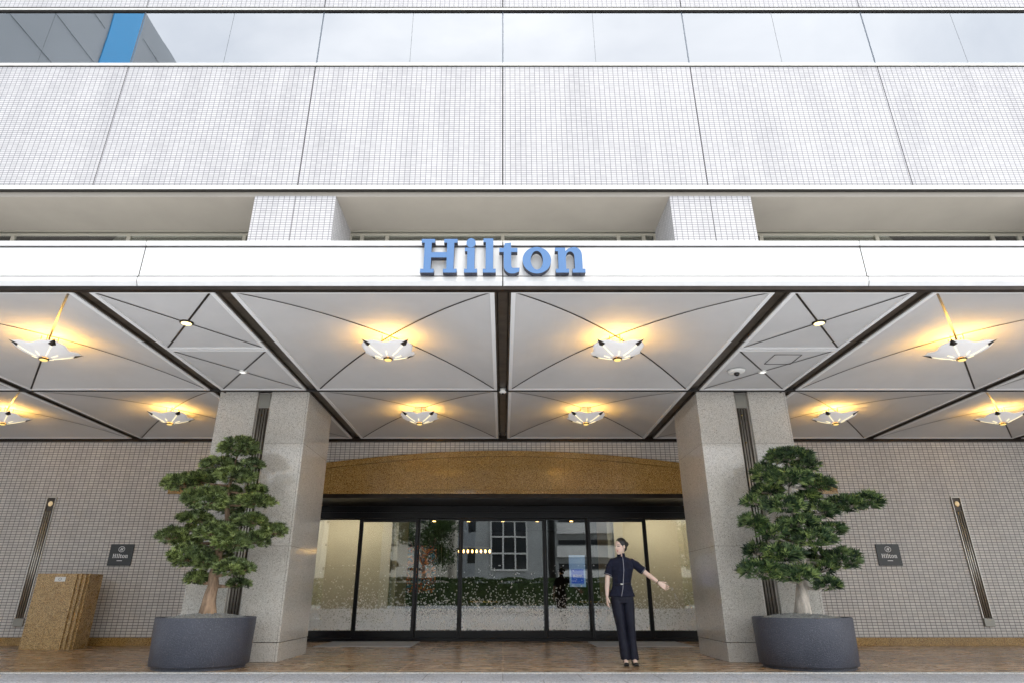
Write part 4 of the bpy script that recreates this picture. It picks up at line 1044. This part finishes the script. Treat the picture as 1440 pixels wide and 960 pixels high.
MB().tube([wv - dv * .012 + (a_ * math.cos(6.2832 * k / 20) + b_ * math.sin(6.2832 * k / 20)) * .0265 for k in range(21)], .0042, 6).build('bracelet', M['shoe'], per, smooth=True, local=True)

# ------------------------------------------------------------------ across the street (seen mirrored in the glass)
def block(name, x0, x1, y0, y1, z, m, label, storeys, win, grid=None, bands=False):
    e = empty(name, ((x0 + x1) / 2, (y0 + y1) / 2, 0), label, 'building')
    MB().box(x0, x1, y0, y1, 0, z).build('wall', m, e)
    MB().box(x0 - .2, x1 + .2, y0 - .2, y1 + .2, z + .002, z + .5).build('roof', M['concrete'], e)
    h = z / storeys
    for s in range(storeys):
        if bands:
            MB().box(x0 + .3, x1 - .3, y1 + .002, y1 + .05, s * h + 1.1, s * h + h - .35).build('window', M['darkglass'], e)
            MB().box(x0 + .1, x1 - .1, y1 + .06, y1 + .9, s * h + .1, s * h + .95).build('balcony', M['concrete'], e)
        else:
            k = x0 + .9
            while k < x1 - win - .5:
                if not (grid and grid[0] - win < k < grid[1] and grid[2] - 1 < s * h + 1 < grid[3]): MB().box(k, k + win, y1 + .002, y1 + .05, s * h + 1., s * h + h - .7).build('window', M['darkglass'], e)
                k += win + 1.1
    if grid:
        gx0, gx1, gz0, gz1 = grid
        MB().box(gx0, gx1, y1 + .002, y1 + .06, gz0, gz1).build('window_wall', M['darkglass'], e)
        g = MB()
        for q in range(4): xq = gx0 + (gx1 - gx0) * q / 3; g.box(xq - .06, xq + .06, y1 + .061, y1 + .15, gz0, gz1)
        for q in range(6): zq = gz0 + (gz1 - gz0) * q / 5; g.box(gx0 - .06, gx1 + .06, y1 + .065, y1 + .146, zq - .06, zq + .06)
        g.build('window_grid', M['concrete'], e)
    return e
block('office_building', -2.2, 3.6, -34, -24, 10.5, M['cladgrey'], 'pale concrete building mirrored in the middle glass door, with a tall gridded window', 4, 1.0, grid=(-.9, 1.9, 2.8, 9.0))
block('apartment_building', 4.3, 9.6, -36, -25, 11, M['cladgrey'], 'banded balcony building mirrored in the glass left of the woman', 6, 1., bands=True)
block('corner_building', -16, -4.6, -38, -27, 9.5, M['cream_bld'], 'cream building mirrored in the left glass door', 5, 1.3)
block('brick_building', 10.5, 24, -38, -26, 9, M['cream_bld'], 'low cream building mirrored in the right glass door', 4, 1.2)
block('dark_office_building', -40, 40, -62, -46, 10, M['towergrey'], 'long low office slab behind the street front, mirrored in the doors', 3, 1.6)
tw = empty('tower_building', (-45, -35, 0), 'grey tower with a blue banner mirrored in the upper left windows', 'building')
MB().box(-60, -30, -62, -6, 0, 46.2).build('wall', M['towergrey'], tw)
MB().box(-29.99, -29.9, -18.4, -15.4, 2, 45.8).build('banner', M['towerblue'], tw)
for q in range(13):
    for ya, yb in ((-61, -19), (-15, -7)): MB().box(-29.99, -29.95, ya, yb, 3 + q * 3.4, 3.05 + q * 3.4).build('cladding_joint', M['towergrey'], tw)
hg = MB(); rg = random.Random(5)
for _ in range(26000):
    x = rg.uniform(-22, 22); f = rg.random()
    y, z = (-16.0 + rg.uniform(-.1, .1), rg.uniform(.3, 1.9)) if f < .6 else (rg.uniform(-17, -16), 1.9 + rg.uniform(-.1, .12))
    c = Vector((x, y, z + .15 * noise.noise(Vector((x * .8, 0, 0))))); u_ = Vector((rg.gauss(0, 1), rg.gauss(0, 1), rg.gauss(0, 1))).normalized() * .07; v_ = u_.orthogonal().normalized() * .04
    hg.add([c - u_, c + v_, c + u_, c - v_], [(0, 1, 2, 3)])
hb2 = empty('hedge', (0, -16.5, 0), 'long clipped hedge mirrored across the lower glass doors', 'hedge')
hg.build('foliage', M['hedge'], hb2); MB().box(-22, 22, -16.9, -16.16, .25, 1.70).build('hedge_core', M['leafR'], hb2); MB().box(-22.2, 22.2, -17.3, -15.8, .0, .3).build('hedge_kerb', M['concrete'], hb2)
for x, y, hh, lb in ((-5.6, -17.8, 6.5, 'street tree mirrored in the glass near the colourful painting'), (13.5, -17.8, 6, 'street tree mirrored in the far right glass pane')):
    e = empty('street_tree', (x, y, 0), lb, 'tree', 'street trees across the road')
    tb = MB(); tb.tube([(x, y, 0), (x + .1, y, hh * .35), (x - .1, y, hh * .6)], [.18, .13, .08], 8); cb = MB()
    for q in range(10):
        a_ = rg.uniform(0, 6.28); c = Vector((x + 1.3 * math.cos(a_), y + 1.2 * math.sin(a_), hh * rg.uniform(.5, .95))); tb.tube([(x, y, hh * .45), (c.x, c.y, c.z)], [.07, .02], 6)
        for _ in range(420):
            d_ = Vector((rg.gauss(0, 1), rg.gauss(0, 1), rg.gauss(0, .7))) * .45; p0 = c + d_
            u_ = Vector((rg.gauss(0, 1), rg.gauss(0, 1), rg.gauss(0, 1))).normalized() * .11; v_ = u_.orthogonal().normalized() * .055
            cb.add([p0 - u_, p0 + v_, p0 + u_, p0 - v_], [(0, 1, 2, 3)])
    tb.build('trunk', M['bark'], e, smooth=True); cb.build('crown', M['hedge'], e)
bpy.context.view_layer.update()
